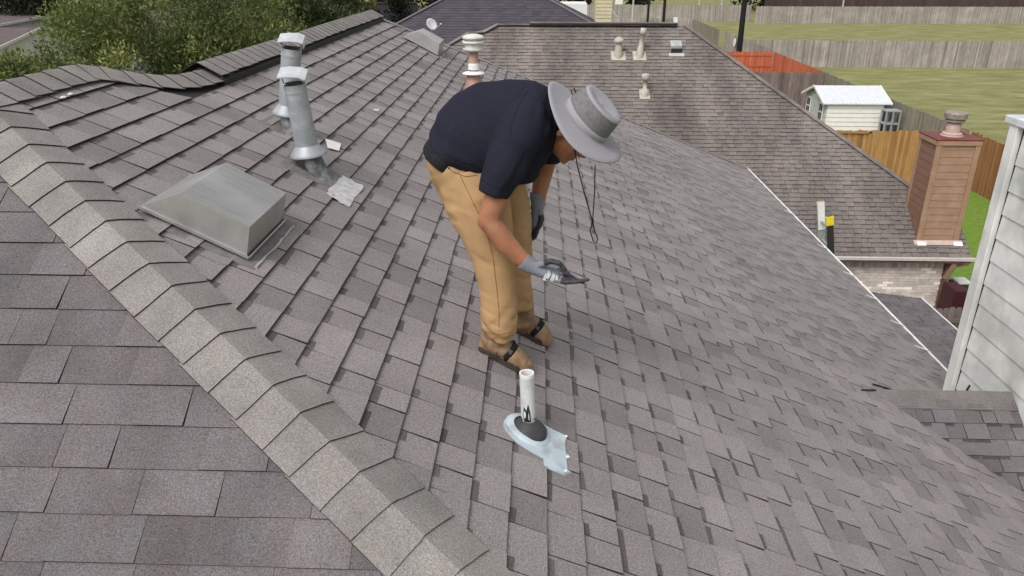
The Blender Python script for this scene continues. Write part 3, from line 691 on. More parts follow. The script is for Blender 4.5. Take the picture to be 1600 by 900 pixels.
# --- shirt
def ridged(p): return 1-abs(mn.noise(p))*2
sh = MB()
rings(sh, [((661,217),(724,260),3.2,.168),((667,187),(748,270),3.2,.178),((692,155),(778,287),3.2,.187),((733,135),(806,287),3.2,.19),((784,126),(836,274),3.2,.20),((828,127),(856,255),3.2,.195),((860,142),(866,244),3.21,.135),((876,160),(868,228),3.21,.085)], 32)
sh.ell(atY(708,208,3.2), (.06,.15,.06)); sh.ell(atY(836,190,3.2), (.10,.235,.10))
sh.ell(atY(812,268,3.2), (.09,.14,.06))
sh.tube([atY(826,184,3.05),atY(806,226,2.99),atY(786,268,2.965),atY(771,306,2.95)], [.088,.088,.080,.070], 24)
sh.ell(atY(824,188,3.04), (.085,.085,.085))
sh.tube([atY(848,190,3.36),atY(856,222,3.40),atY(853,252,3.40)], [.085,.076,.066], 24)
sh.tube([atY(862,165,3.2),atY(872,198,3.2)], [(.075,.055),(.07,.05)], 20, up=(0,1,0))
sleeve_end = atY(771,306,2.95); sdir = (sleeve_end-atY(806,226,2.99)).normalized()
def fold(p, d, f, asp):
    d = Vector(d).normalized(); e = d.cross(Vector((0,1,0))).normalized()
    v = mn.noise(Vector((p.dot(e)*f, p.dot(d)*f/asp, p.y*f/asp)))
    return v-.9*abs(v)+.15
def shirt_d(p, n):
    w = Vector((mn.noise(p*5), mn.noise(p*5+Vector((5,1,2))), mn.noise(p*5+Vector((9,4,7)))))*.03; p = p+w
    q = p-atY(806,236,2.96); r = math.exp(-(q.length/.17)**2); q = p-atY(862,212,3.06); r2 = math.exp(-(q.length/.12)**2)
    d = .003*mn.noise(p*4) + .0150*fold(p, (-.42,0,-.9), 15, 6)*(.25+r) + .015*fold(p+Vector((2,0,0)), (-.25,0,-1), 26, 6)*r2
    d += .0105*fold(p+Vector((5,0,0)), (.9,0,-.45), 13, 6)*.8 + .004
    return d-.004
shirt = skin('shirt', sh, .007, M_NAVY, man, disp=shirt_d, sm=5)
# --- trousers
tr = MB()
rings(tr, [((670,208),(742,258),3.2,.155),((668,240),(752,276),3.2,.168),((676,268),(785,292),3.19,.165)], 32)
rings(tr, [((676,262),(768,288),3.11,.085),((692,300),(797,322),3.085,.092),((716,346),(801,362),3.075,.088),((737,395),(804,404),3.07,.082),((748,445),(806,447),3.065,.078),((750,480),(809,482),3.06,.080),((752,512),(807,514),3.06,.082),((757,528),(800,524),3.06,.074)], 24)
rings(tr, [((700,262),(800,282),3.28,.085),((745,300),(826,300),3.30,.088),((772,345),(831,350),3.325,.083),((783,395),(832,400),3.335,.075),((783,436),(829,440),3.34,.073),((786,460),(833,462),3.345,.074),((788,478),(833,484),3.35,.070)], 24)
tr.ell(atY(700,252,3.2), (.10,.16,.10))
hemz = atY(778,524,3.06).z
def fold(p, d, f, asp):
    d = Vector(d).normalized(); e = d.cross(Vector((0,1,0))).normalized()
    v = mn.noise(Vector((p.dot(e)*f, p.dot(d)*f/asp, p.y*f/asp)))
    return v-.9*abs(v)+.15
def tr_d(p, n):
    low = max(0, 1-(p.z-hemz)/.28); kn = math.exp(-((p.z-(HC-1.02))/.22)**2)
    w = Vector((mn.noise(p*5), mn.noise(p*5+Vector((5,1,2))), mn.noise(p*5+Vector((9,4,7)))))*.03; p = p+w
    top = max(0, min(1, (p.z-(HC-1.25))/.3))
    d = .0025*mn.noise(p*4)
    d += .0110*fold(p, (.45,0,-1), 15, 6)*(.35+.65*top)
    d += .0085*fold(p+Vector((3,0,0)), (1,0,-.45), 24, 2.6)*(kn*.6+.15)
    d += .0115*fold(p+Vector((7,0,2)), (1,.2,-.22), 27, 2.4)*low**.8 + .006*fold(p+Vector((1,4,2)), (.6,.2,.7), 30, 3)*low
    return d+.001
trou = skin('trousers', tr, .0062, M_TAN, man, disp=tr_d, sm=5)
# seams, pocket, rivet
def on(px, y, lift=0): 
    return atY(px[0], px[1], y) - ray(*px).normalized()*lift
bpy.context.view_layer.update()
def drape(obj, pxs, r, lift=.0008, sub=5):
    out = []; M = obj.matrix_world.inverted()
    for a, c in zip(pxs, pxs[1:]):
        for k in range(sub):
            x, y_ = a[0]+(c[0]-a[0])*k/sub, a[1]+(c[1]-a[1])*k/sub; d = ray(x, y_).normalized()
            ok, loc, nor, _ = obj.ray_cast(M @ EYE, M.to_3x3() @ d)
            if ok: out.append(obj.matrix_world @ loc - d*lift)
    m = MB(); m.tube(out, r, 5); return m
M_STI = mat('tan_stitch', (.20,.12,.055), None, 30, .9)
M_NAVS = mat('navy_seam', (.006,.006,.012), None, 30, .9)
drape(shirt, ((752,280),(762,287),(775,294),(787,297)), .0018).build('sleeve_hem', M_NAVS, shirt)
drape(shirt, ((826,140),(812,160),(800,190),(797,222)), .0016).build('sleeve_seam', M_NAVS, shirt)
drape(shirt, ((694,240),(712,249),(735,256),(752,262)), .0018).build('shirt_hem', M_NAVS, shirt)
drape(trou, ((694,254),(706,268),(728,276),(750,273)), .0016).build('pocket_seam', M_STI, trou)
drape(trou, ((716,268),(736,310),(757,352),(770,400),(776,450),(780,490),(779,515)), .0013).build('side_seam', M_STI, trou)
drape(trou, ((752,515),(766,521),(782,523),(800,517)), .0013).build('hem_seam', M_STI, trou)
drape(trou, ((701,262),(702,264)), .004).build('rivet', M_CUT, trou)
# --- belt with harness webbing
m = MB(); N = 28; A = atY(668,222,3.2); B = atY(724,262,3.2); c = (A+B)/2; mj = (B-A)/2*1.02; up_ = mj.cross(Vector((0,1,0))).normalized(); up_ = up_ if up_.z > 0 else -up_
vs = []
for k, (h, e) in enumerate(((-.026,.002),(-.018,.006),(.018,.006),(.026,.002))):
    for j in range(N):
        t_ = 2*pi*j/N; vs.append(c + mj*cos(t_)*(1+e*5) + Vector((0,1,0))*(sin(t_)*(.166+e)) + up_*h)
m.add(vs, [(i*N+j,i*N+(j+1)%N,(i+1)*N+(j+1)%N,(i+1)*N+j) for i in range(3) for j in range(N)]); m.build('belt', M_BLACKW, man, smooth=True)
m = MB(); m.box(on((713,246),3.045), (.075,.03,.05), Matrix.Rotation(.62,3,'Y')); m.build('belt_pouch', M_BLACKW, man, bevel=.006)
# --- boots
def boot(heel, toe, side, shaft, name='boot'):
    d = (toe-heel); d -= nP*d.dot(nP); L = d.length; d.normalize(); s = nP.cross(d); up_ = Vector((0,0,1))*.5+nP*.5; up_.normalize()
    def B(a, b_, c): return heel + d*(a*L) + s*b_ + nP*c
    root = MB()
    root.tube([B(.06,0,.045),B(.2,0,.055),B(.42,0,.062),B(.62,0,.055),B(.82,0,.045),B(.95,0,.036)], [(.047,.036),(.052,.044),(.054,.046),(.058,.043),(.056,.036),(.038,.028)], 18, up=nP.cross(d)) 
    root.tube([B(.14,0,.05)] + shaft, [(.056,.066),(.056,.062),(.056,.060)][:1+len(shaft)], 18, up=nP.cross(d))
    root.ell(B(.84,0,.036), (.048,.055,.036), Matrix((d, s, nP)).transposed())
    root.ell(B(.1,0,.04), (.04,.043,.04), Matrix((d, s, nP)).transposed())
    o = skin(name, root, .006, M_LEATHER, man, sm=5, disp=lambda p, n: .0018*ridged(p*38))
    # sole
    sl = MB(); out = []
    for a, w in ((0-.03,.0),(-.02,.025),(.04,.042),(.2,.044),(.4,.043),(.6,.052),(.78,.055),(.92,.046),(1.0,.028),(1.03,.0)): out.append((a, w))
    lo = [(a, w) for a, w in out] + [(a, -w) for a, w in out[-2:0:-1]]
    N = len(lo); sl.add([B(a,w,.010) for a, w in lo]+[B(a,w*1.02,.036+(.006 if a>.5 else .0)) for a, w in lo], [tuple(range(N-1,-1,-1)),tuple(range(N,2*N))]+[(i,(i+1)%N,N+(i+1)%N,N+i) for i in range(N)])
    sl.build('sole', M_SOLE, o, bevel=.004)
    st = MB(); vs = []; N = 20
    for k in (-.013,.013):
        for j in range(N):
            t_ = 2*pi*j/N; vs.append(B(.50,0,.062)+d*k*1.0 + nP*k*-.5 + s*cos(t_)*.0575 + (nP*.9+d*.25)*sin(t_)*(.0525))
    st.add(vs, [(j,(j+1)%N,N+(j+1)%N,N+j) for j in range(N)]); so = st.build('strap', M_BLACKW, o, smooth=True); so.modifiers.new('t','SOLIDIFY').thickness = .004
    bk = MB(); bk.box(B(.50,.050*side,.082), (.024,.008,.026), Matrix((d, s, nP)).transposed()); bk.build('strap_buckle', mat('buckle_grey', (.10,.10,.10), None, 30, .5), o, bevel=.002)
    for a, w, h in ((.70,.058,.050),(.26,.055,.075)):
        q = MB(); q.tube([B(a+.05*abs(cos(t_)),cos(t_)*w,.030+h*sin(t_)) for t_ in [i*pi/12 for i in range(13)]], .0022, 5); q.build('seam', M_SOLE, o)
    return o
boot(atP(748,546), atP(823,585), -1, [atY(776,528,3.07), atY(777,500,3.07)])
boot(atP(805,515), atP(853,541), -1, [atY(816,500,3.37), atY(813,470,3.36)])
# --- gloves
def hand(name, palm, fingers, cuff, mark, ny):
    g_ = MB()
    g_.tube([atY(x,y,Y) for x,y,Y,_,_ in cuff], [(a,b_) for _,_,_,a,b_ in cuff], 18, up=(0,1,0))
    g_.tube([atY(x,y,Y) for x,y,Y,_,_ in palm], [(a,b_) for _,_,_,a,b_ in palm], 18, up=(0,1,0))
    tips = []
    for f in fingers:
        P_ = [atY(x,y,Y) for x,y,Y,_ in f]; r_ = [q[3] for q in f]; g_.tube(P_, r_, 10)
        for p, r in zip(P_, r_): g_.ell(p, (r,r,r), n=10, m=7)
        tips.append(P_)
    def idx(c, n):
        c = Vector(c)
        for P_ in tips:
            for k in range(1, len(P_)):
                a = P_[k-1]; q = P_[k]; t_ = max(0, min(1, (c-a).dot(q-a)/(q-a).length_squared))
                if k == 1 and t_ < .55: continue
                if (c-(a+(q-a)*t_)).length < .017: return 1
        return 0
    return skin(name, g_, .0034, [M_GLOVE, M_GLOVEB], man, sm=4, idx=idx, disp=lambda p, n: .0006*ridged(p*60))
gl = hand('glove',
    [(828,417,2.93,.032,.024),(846,423,2.935,.040,.027),(862,428,2.94,.044,.027),(872,431,2.94,.040,.020)],
    [[(866,437,2.905,.012),(884,441,2.90,.0105),(903,440,2.90,.0092),(919,437,2.90,.0072)],
     [(868,433,2.928,.012),(888,437,2.922,.0108),(901,438,2.92,.0095),(911,441,2.92,.0078)],
     [(868,429,2.952,.0118),(886,428,2.95,.0105),(897,435,2.948,.0095),(892,442,2.945,.008)],
     [(864,425,2.974,.011),(878,421,2.975,.0098),(888,427,2.972,.009),(885,434,2.968,.0075)],
     [(842,414,2.915,.014),(860,408,2.895,.0125),(874,411,2.89,.011),(883,421,2.89,.009)]],
    [(816,407,2.93,.034,.037),(828,415,2.93,.033,.034),(838,420,2.93,.033,.029)], None, 0)
m = MB()                                  # pale printed marks on the back of the glove
for q in (((852,432),(858,424),(861,429),(856,437)),((859,438),(864,428),(868,431),(864,440)),((866,440),(869,431),(872,433),(871,441)),((848,437),(852,428),(855,430),(852,439))):
    vs = [on(p, 2.894) for p in q]; m.hexa([v+Vector((0,.02,0)) for v in vs], vs)
m.build('glove_print', mat('pale_print', (.62,.62,.64), None, 40, .7), gl)
hand('glove',
    [(840,322,3.37,.036,.026),(838,338,3.37,.043,.028),(836,352,3.37,.042,.024)],
    [[(838,350,3.34,.0118),(839,362,3.335,.0105),(836,371,3.335,.009),(832,374,3.335,.0075)],
     [(835,352,3.36,.0118),(834,364,3.358,.0105),(831,373,3.358,.009),(828,376,3.358,.0075)],
     [(832,350,3.38,.0115),(830,362,3.382,.0102),(828,370,3.382,.009),(828,375,3.382,.0075)],
     [(829,347,3.40,.0108),(826,357,3.402,.0095),(825,364,3.402,.0085),(827,369,3.402,.007)],
     [(844,330,3.34,.0135),(847,342,3.325,.0115),(844,352,3.32,.0105),(840,359,3.32,.009)]],
    [(840,300,3.385,.039,.037),(840,312,3.38,.037,.034),(840,324,3.37,.036,.028)], None, 0)
# --- hat
hc = ear + HF*.030 + HU*.086 - HS*.078          # centre of the head band
hatx = HF; haty = HS
hat = MB(); N = 44; rs_ = [.100,.106,.130,.155,.180,.200,.202]
vs = []
for k, r in enumerate(rs_):
    for j in range(N):
        t_ = 2*pi*j/N; q = r
        drop = -.012*((r-.1)/.10) + .016*(((r-.1)/.10)**2)*cos(2*t_+.5) + .004*sin(3*t_+1)*((r-.1)/.10) 
        vs.append(hc + hatx*cos(t_)*q*1.04 + haty*sin(t_)*q*.98 + HU*(drop - (.004 if k == 6 else 0)))
hat.add(vs, [(i*N+j,i*N+(j+1)%N,(i+1)*N+(j+1)%N,(i+1)*N+j) for i in range(len(rs_)-1) for j in range(N)])
ho = hat.build('hat', M_HAT, man, smooth=True, label='light grey wide-brimmed hat with a darker crown'); ho.modifiers.new('t','SOLIDIFY').thickness = .004
def crown(prof, name, mt, extra=None):
    m = MB(); vs = []
    for h, r in prof:
        for j in range(N):
            t_ = 2*pi*j/N
            dent = -.010*math.exp(-((sin(t_))/.5)**2)*(1-r/.075) if h > .095 and r < .07 else 0
            vs.append(hc + hatx*cos(t_)*r*1.08 + haty*sin(t_)*r*.94 + HU*(h+dent))
    m.add(vs, [(i*N+j,i*N+(j+1)%N,(i+1)*N+(j+1)%N,(i+1)*N+j) for i in range(len(prof)-1) for j in range(N)])
    return m.build(name, mt, ho, smooth=True)
crown([(-.002,.104),(.012,.105),(.026,.104),(.026,.100)], 'hat_band', M_HAT)
crown([(.022,.102),(.05,.099),(.08,.094),(.102,.089)], 'crown_side', M_HATD)
crown([(.100,.0905),(.107,.087),(.110,.078),(.106,.058),(.100,.03),(.097,.003)], 'crown_top', M_HAT)
# chin cord
m = MB(); a = hc+HS*.10+HF*.03; ky = 3.10
K1 = atY(926,346,ky)
m.tube([atY(896,222,3.04), atY(902,258,3.04), atY(913,302,3.07), K1], [.0026]*4, 6)
m.tube([atY(930,258,3.14), atY(929,300,3.12), K1], [.0026]*3, 6)
m.tube([K1, atY(922,360,ky), atY(927,377,ky), atY(932,379,ky), atY(934,373,ky), atY(929,360,ky), K1], [.0026]*7, 6)
m.box(K1, (.010,.010,.018)); m.build('chin_cord', M_BLACKW, ho)
m = MB(); q0 = atY(899,150,3.2); m.tube([atY(896,152,3.18), atY(892,141,3.18), atY(897,138,3.18), atY(902,150,3.18)], [.0025]*4, 6); m.build('cord_loop', M_BLACKW, ho)
# ================================================================== NEIGHBOUR'S HOUSE
SN = .74; NY = 18.6; NZ = HC-7.0
def NP(x, y, d=0): return Vector((x, y, NZ+(y-NY)*SN+d))
nn = Vector((0,-SN,1)).normalized(); sn = sqrt(1+SN*SN)
def atN(px, py, d=0): r = ray(px, py); o_ = Vector((0,NY,NZ))-EYE; nv = Vector((0,-SN,1)); return EYE + r*((o_.dot(nv)+d)/r.dot(nv))
nb_ = thing('brick_house', (2,24,0), 'brick house with a stained brown hip roof and tan chimney beyond the gutter', 'house')
nroof = thing('roof', (0,0,0), None, None); nroof.parent = nb_
ry = 25.42; rx0, rx1 = -1.4, 4.56
m = MB(); z_ = -.01
xl = -9.6; back = 2*ry-NY
m.add([NP(xl,NY,z_),NP(11.05,NY,z_),NP(rx1,ry,z_),NP(rx0,ry,z_),Vector((11.05,back,NZ+z_)),Vector((xl,back,NZ+z_))], [(0,1,2,3),(1,4,2),(4,5,3,2),(5,0,3),(5,4,1,0)])
m.build('roof_deck', M_UNDER, nroof)
V = lambda y: -(y-NY)*sn
PC = atN(1500,348)
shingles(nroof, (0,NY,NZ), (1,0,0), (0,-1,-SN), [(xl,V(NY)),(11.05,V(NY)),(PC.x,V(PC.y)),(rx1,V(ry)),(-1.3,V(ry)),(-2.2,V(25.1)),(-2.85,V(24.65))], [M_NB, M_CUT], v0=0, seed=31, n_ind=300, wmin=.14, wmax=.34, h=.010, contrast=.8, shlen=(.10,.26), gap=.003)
m = MB()
def strip(a, b, w, k, jog=0):
    n_ = int((b-a).length/.17); d = (b-a)/n_
    for i in range(n_):
        m.bar(a+d*i, a+d*(i+1.05), w, .02, tone=rnd.uniform(.95,1.25))
strip(NP(PC.x,PC.y,.02), NP(rx1,ry,.02), .20, 0)
m.build('hip_caps', M_NB, nroof, kind='stuff'); m = MB(); strip(NP(-2.85,24.65,.02), NP(xl,NY,.02), .26, 0)
strip(NP(-2.85,24.65,.03), NP(-2.2,25.1,.05), .2, 0); strip(NP(-2.2,25.1,.05), NP(-1.75,25.12,.05), .2, 0); strip(NP(-1.75,25.12,.05), NP(-1.3,ry,.04), .2, 0)
strip(NP(-1.3,ry,.03), NP(0,ry,.03), .2, 0)
m.build('hip_caps', M_NB, nroof, kind='stuff')
m = MB(); m.box((2.0,ry-.02,NP(0,ry).z+.05), (4.6,.24,.06)); m.build('ridge_vent', MATS['black_plastic'], nroof)
m = MB(); m.box((2.0,ry,NP(0,ry).z+.09), (4.6,.28,.02)); m.build('ridge_cap', M_NB, nroof)
m = MB(); m.box((4.25,ry+.1,NP(0,ry).z+.16), (.12,.12,.16)); m.build('vent_stub', M_WHITE, nroof)
# gutter, soffit
m = MB(); m.box(((xl+11.1)/2,NY-.05,NZ-.03), (11.15-xl,.09,.07)); m.build('gutter', mat('pinkish_gutter', (.58,.52,.49), (.5,.44,.42), 10, .6), nb_)
m = MB(); m.box(((xl+11.1)/2,NY+.12,NZ-.12), (11.0-xl,.34,.04)); m.build('soffit', mat('brown_trim', (.20,.12,.08), None, 10, .8), nb_)
m = MB(); m.box((10.92,22,NZ-.14), (.3,6.6,.1)); m.build('soffit', MATS['brown_trim'], nb_)
WY = NY+.26; xr = atY(1474,420,WY).x
m = MB(); m.hexa([(xl+.5,WY,0),(xr,WY,0),(xr,back-.4,0),(xl+.5,back-.4,0)], [(xl+.5,WY,NZ-.12),(xr,WY,NZ-.12),(xr,back-.4,NZ-.12),(xl+.5,back-.4,NZ-.12)])
M_MORT = mat('mortar', (.55,.51,.47), (.48,.44,.41), 20, .95)
m.build('wall', M_MORT, nb_)
M_BR = mat('pale_brick', (.78,.70,.63), (.64,.56,.50), 6, .9, tone=1, bump=.003, bscale=40)
rb = random.Random(8); ztopb = NZ-.17; bw = thing('brick_facing', (0,0,0), None, None); bw.parent = nb_
x = 6.6
while x < xr-.04:
    m = MB(); m.box((x+.034,WY-.006,ztopb-.11), (.066,.022,.21), tone=rb.uniform(.5,.95)); m.build('brick', M_BR, bw); x += .077
for k in range(21):
    z = ztopb-.26-.077*k; x = 6.6+(.13 if k%2 else 0)
    while x < xr:
        L_ = min(.25, xr-x-.002)
        if L_ > .05 and (EYE.z-z) > 0:
            q = Vector((x+L_/2,WY,z))-EYE; px = 800+FPX*q.dot(RR)/q.dot(FF)
            py = 450-FPX*q.dot(UU)/q.dot(FF)
            if px > 1290+ (py-402)*.98 :
                m = MB(); m.box((x+L_/2,WY-.006-rb.uniform(0,.003),z), (L_,.022,.066), tone=rb.choice([.85,1,1.1,.95,1.45,.8,.9,1.05])); m.build('brick', M_BR, bw)
        x += .262
m = MB(); m.box((atY(1430,458,WY).x,WY-.03,NZ-1.42), (.06,.05,.2)); m.build('vent_outlet', M_CUT, nb_)
m = MB(); m.box((xr+.06,WY-.05,(NZ-.2)/2), (.10,.10,NZ-.2)); m.bar((xr+.42,NY-.05,NZ-.14),(xr+.06,WY-.05,NZ-.32),.09,.09); m.build('downspout', mat('brown_downspout', (.20,.10,.06), None, 12, .6), nb_)
m = MB(); m.box((xr+.14,WY+.08,(NZ-.2)/2), (.14,.12,NZ-.2)); m.build('corner_board', mat('pink_trim', (.52,.38,.31), None, 8, .8), nb_)
# tan chimney with lap siding
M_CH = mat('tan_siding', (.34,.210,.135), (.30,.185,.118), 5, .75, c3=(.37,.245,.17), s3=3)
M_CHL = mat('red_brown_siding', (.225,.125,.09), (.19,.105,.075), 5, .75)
cx0_, cx1_, cy0_, cy1_, ct = 9.80, 10.82, 19.02, 19.95, HC-4.10
ch = thing('chimney', (0,0,0), None, None); ch.parent = nb_
m = MB(); m.box(((cx0_+cx1_)/2,(cy0_+cy1_)/2,(ct+HC-7.2)/2), (cx1_-cx0_-.04,cy1_-cy0_-.04,ct-(HC-7.2)-.02)); m.build('core', M_CH, ch)
z = HC-6.74; kk = 0
while z < ct-.1:
    z1 = min(z+.185, ct-.09)
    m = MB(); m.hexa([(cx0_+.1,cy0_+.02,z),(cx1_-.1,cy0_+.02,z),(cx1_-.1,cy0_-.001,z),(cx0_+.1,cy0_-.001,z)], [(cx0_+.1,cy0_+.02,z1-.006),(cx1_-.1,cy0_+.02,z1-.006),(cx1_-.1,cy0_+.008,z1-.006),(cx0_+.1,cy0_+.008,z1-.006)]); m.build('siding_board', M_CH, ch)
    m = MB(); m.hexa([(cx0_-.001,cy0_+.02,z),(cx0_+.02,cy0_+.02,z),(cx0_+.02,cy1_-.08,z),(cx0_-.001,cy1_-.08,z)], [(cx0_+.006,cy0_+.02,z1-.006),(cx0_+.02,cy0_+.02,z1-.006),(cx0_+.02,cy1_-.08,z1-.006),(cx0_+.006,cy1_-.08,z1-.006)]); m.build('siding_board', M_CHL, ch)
    z += .185
for (x, y) in ((cx0_+.04,cy0_-.01),(cx1_-.04,cy0_-.01),(cx0_-.008,cy1_-.04)):
    m = MB(); m.box((x,y,(ct+HC-7.0)/2-.03), (.13 if y<19.5 else .03,.04 if y<19.5 else .10,ct-(HC-7.0)-.06)); m.build('corner_board', M_CH, ch, bevel=.006)
m = MB(); m.box(((cx0_+cx1_)/2,cy0_-.02,ct-.065), (cx1_-cx0_+.06,.05,.11)); m.box((cx0_-.02,(cy0_+cy1_)/2,ct-.065), (.05,cy1_-cy0_+.02,.11)); m.build('top_trim', M_CH, ch)
m = MB(); m.box(((cx0_+cx1_)/2,(cy0_+cy1_)/2,ct+.008), (cx1_-cx0_+.10,cy1_-cy0_+.10,.03)); m.build('chimney_top', mat('dark_red_metal', (.17,.035,.03), (.14,.03,.025), 8, .5), ch)
fc = Vector(((cx0_+cx1_)/2+.02,(cy0_+cy1_)/2,ct+.02))
m = MB(); m.lathe(fc, [(0,.26),(.02,.26),(.02,.22),(.07,.23),(.09,.19),(.09,.0)], n=22); m.build('flue_collar', mat('pinkish_collar', (.55,.42,.38), (.45,.33,.3), 12, .6), ch)
m = MB(); m.lathe(fc, [(.05,.17),(.34,.17),(.34,.16)], n=22); m.build('flue_pipe', mat('tan_flue', (.42,.30,.24), (.36,.25,.2), 12, .6), ch, smooth=True)
m = MB(); m.lathe(fc, [(.36,.19),(.36,.23),(.40,.23),(.40,.19),(.42,.19),(.44,.26),(.56,.265),(.58,.25),(.60,.0)], n=24); m.build('flue_cap', mat('grey_flue_cap', (.36,.31,.28), (.26,.21,.18), 9, .5, .3), ch)
m = MB(); m.box(((cx0_+cx1_)/2,cy0_-.08,NP(0,cy0_-.08).z+.02), (cx1_-cx0_+.2,.14,.03), Matrix.Rotation(atan(SN),3,'X')); m.build('flashing', mat('pale_flash_pink', (.52,.40,.35), (.42,.32,.28), 9, .7), ch)
for x in (cx0_+.08, cx1_-.02): 
    m = MB(); m.box((x,cy0_-.12,NP(0,cy0_-.12).z+.035), (.22,.12,.025), Matrix.Rotation(atan(SN),3,'X')); m.build('sealant_patch', M_WHITE, ch)
# vents on the neighbour's roof
M_STK = mat('cream_stack', (.46,.43,.36), (.36,.33,.28), 10, .6)
def stack(px, py, label, prof, ax=(0,0,1), plate=.5):
    p = atN(px, py); t = thing('roof_stack', p, label, 'roof vent', 'pipe vents on the neighbouring roof')
    m = MB(); m.lathe(p, prof, ax, 16); m.build('stack_pipe', M_STK, t, smooth=True)
    m = MB(); m.box(p+nn*.015, (plate,.38,.02), Matrix.Rotation(atan(SN),3,'X')); m.build('base_plate', M_STK, t)
    return t, p
t, p = stack(966,88,'short cream vent with a mushroom cap, leftmost on the neighbouring brown roof', [(-.1,.13),(.12,.125),(.45,.085),(.47,.085)], plate=.44)
m = MB(); m.lathe(p, [(.38,.09),(.40,.15),(.46,.155),(.52,.12),(.57,.05),(.58,0)], n=18); m.build('mushroom_cap', M_STK, t, smooth=True)
t, p = stack(999,88,'tall leaning cream pipe vent near the neighbouring ridge vent', [(-.1,.12),(.14,.11),(.30,.08),(.32,.07),(.62,.07),(.62,.09),(.82,.09),(.82,.0)], ax=(.12,.15,1), plate=.40)
t, p = stack(1007,148,'small cream vent with round cap standing lowest on the neighbouring roof', [(-.08,.13),(.16,.12),(.18,.06),(.42,.06),(.42,.09),(.46,.12),(.56,.12),(.60,.10),(.61,0)], plate=.3)
p = atN(1056,80); t = thing('box_vent', p, 'little metal box vent alone on the right of the neighbouring roof', 'roof vent')
m = MB(); m.hexa([p+Vector(v) for v in ((-.17,-.05,.02),(.17,-.05,.02),(.17,.24,.22),(-.17,.24,.22))], [p+Vector(v) for v in ((-.17,-.07,.17),(.17,-.07,.17),(.17,.22,.30),(-.17,.22,.30))]); m.build('hood', mat('light_vent_metal', (.50,.50,.49), None, 6, .5, .3), t, bevel=.01)
m = MB(); m.box(p+Vector((0,-.1,.02)), (.32,.03,.14)); m.build('opening', M_CUT, t)
m = MB(); m.box(p+nn*.015+Vector((0,-.15,-.1)), (.46,.14,.02), Matrix.Rotation(atan(SN),3,'X')); m.build('base_plate', MATS['light_vent_metal'], t)

# ================================================================== DARK-ROOFED HOUSE
dh = thing('dark_roofed_house', (-2.3,45.6,0), 'house with a dark purple-grey hip roof behind, at the top centre', 'house')
DY = 37.0; DZ = HC-7.0; ap = Vector((-2.33,45.6,HC-.64)); exl, exr = -15.1, 10.5; bk_ = 54.2
M_DW = mat('grey_stucco', (.35,.32,.3), None, 4, .9)
m = MB(); m.add([(exl,DY,DZ),(exr,DY,DZ),(exr,bk_,DZ),(exl,bk_,DZ),tuple(ap)], [(0,1,4),(1,2,4),(2,3,4),(3,0,4),(3,2,1,0)]); m.build('roof_deck', M_UNDER, dh)
sdh = (ap.z-DZ)/(ap.y-DY); sd_ = sqrt(1+sdh*sdh)
droof = thing('roof', (0,0,0), None, None); droof.parent = dh
shingles(droof, (0,DY,DZ+.01), (1,0,0), (0,-1,-sdh), [(exl,0),(exr,0),(ap.x,-(ap.y-DY)*sd_)], [M_DK, M_CUT], seed=41, wmin=.3, wmax=.7, n_ind=0, h=.012, e=.20, contrast=1.2, shadow=False)
slr = (ap.z-DZ)/(exr-ap.x); sl_ = sqrt(1+slr*slr)
shingles(droof, (exr,0,DZ+.01), (0,1,0), (1,0,-slr), [(DY,0),(bk_,0),(ap.y,-(exr-ap.x)*sl_)], [M_DK, M_CUT], seed=42, wmin=.4, wmax=.9, n_ind=0, h=.012, e=.2, contrast=1.8, shadow=False)
m = MB()
for a_, b_ in ((Vector((exl,DY,DZ+.03)),ap),(Vector((exr,DY,DZ+.03)),ap)): m.bar(a_, b_+Vector((0,0,.03)), .24, .04)
m.build('hip_cap', mat('pale_hip', (.15,.14,.155), (.12,.11,.13), 8, .9), droof)
m = MB(); m.box(((exl+exr)/2,45.5,DZ/2), (exr-exl-1,15.6,DZ)); m.build('wall', M_DW, dh)
m = MB(); c_ = EYE+ray(776,22)*1; c_ = Vector((-2.35, 43.9, DZ+(43.9-DY)*sdh)); m.lathe(c_, [(-.1,.07),(.38,.07),(.4,.15),(.5,.16),(.58,.02)], n=12); m.build('vent_pipe', M_WHITE, dh)
# left wing
m = MB(); wz = HC-2.55; m.add([(-24,43.5,HC-6.6),(-7.5,43.5,HC-6.6),(-7.5,49.5,wz),(-24,49.5,wz),(-24,55.5,HC-6.6),(-7.5,55.5,HC-6.6)], [(0,1,2,3),(3,2,5,4),(1,5,2),(0,3,4)]); m.build('roof', M_DK, dh, label='lower left wing of the dark roof')
m = MB(); m.bar((-24,49.5,wz+.03),(-7.5,49.5,wz+.03),.25,.05); m.build('ridge_cap', MATS['pale_hip'], dh)
# cream tower and white gable behind
a_ = atY(930,36,47); b_ = atY(955,36,47)
t = thing('cream_chimney', ((a_.x+b_.x)/2,47.4,0), 'cream-coloured boxy chimney right of the dark roof, cut by the picture top', 'chimney')
m = MB(); m.hexa([(a_.x,47,0),(b_.x,47,0),(b_.x,48,0),(a_.x,48,0)], [(a_.x,47,HC+.6),(b_.x,47,HC+.6),(b_.x,48,HC+.6),(a_.x,48,HC+.6)]); m.build('stack', mat('cream_siding', (.62,.56,.38), (.55,.49,.33), 3, .8), t)
m = MB()
for k in range(26): m.box(((a_.x+b_.x)/2,46.995,HC-4.6+.2*k), (b_.x-a_.x+.02,.03,.012))
m.build('siding_laps', mat('cream_lap', (.45,.40,.27), None, 3, .8), t)
m = MB(); q = atY(903,4,60); m.box((q.x-1.0,60,q.z/2), (3.2,3,q.z)); m.build('white_outbuilding', M_WHITE, label='white wall corner glimpsed behind the dark roof, left of the cream chimney', cat='building')
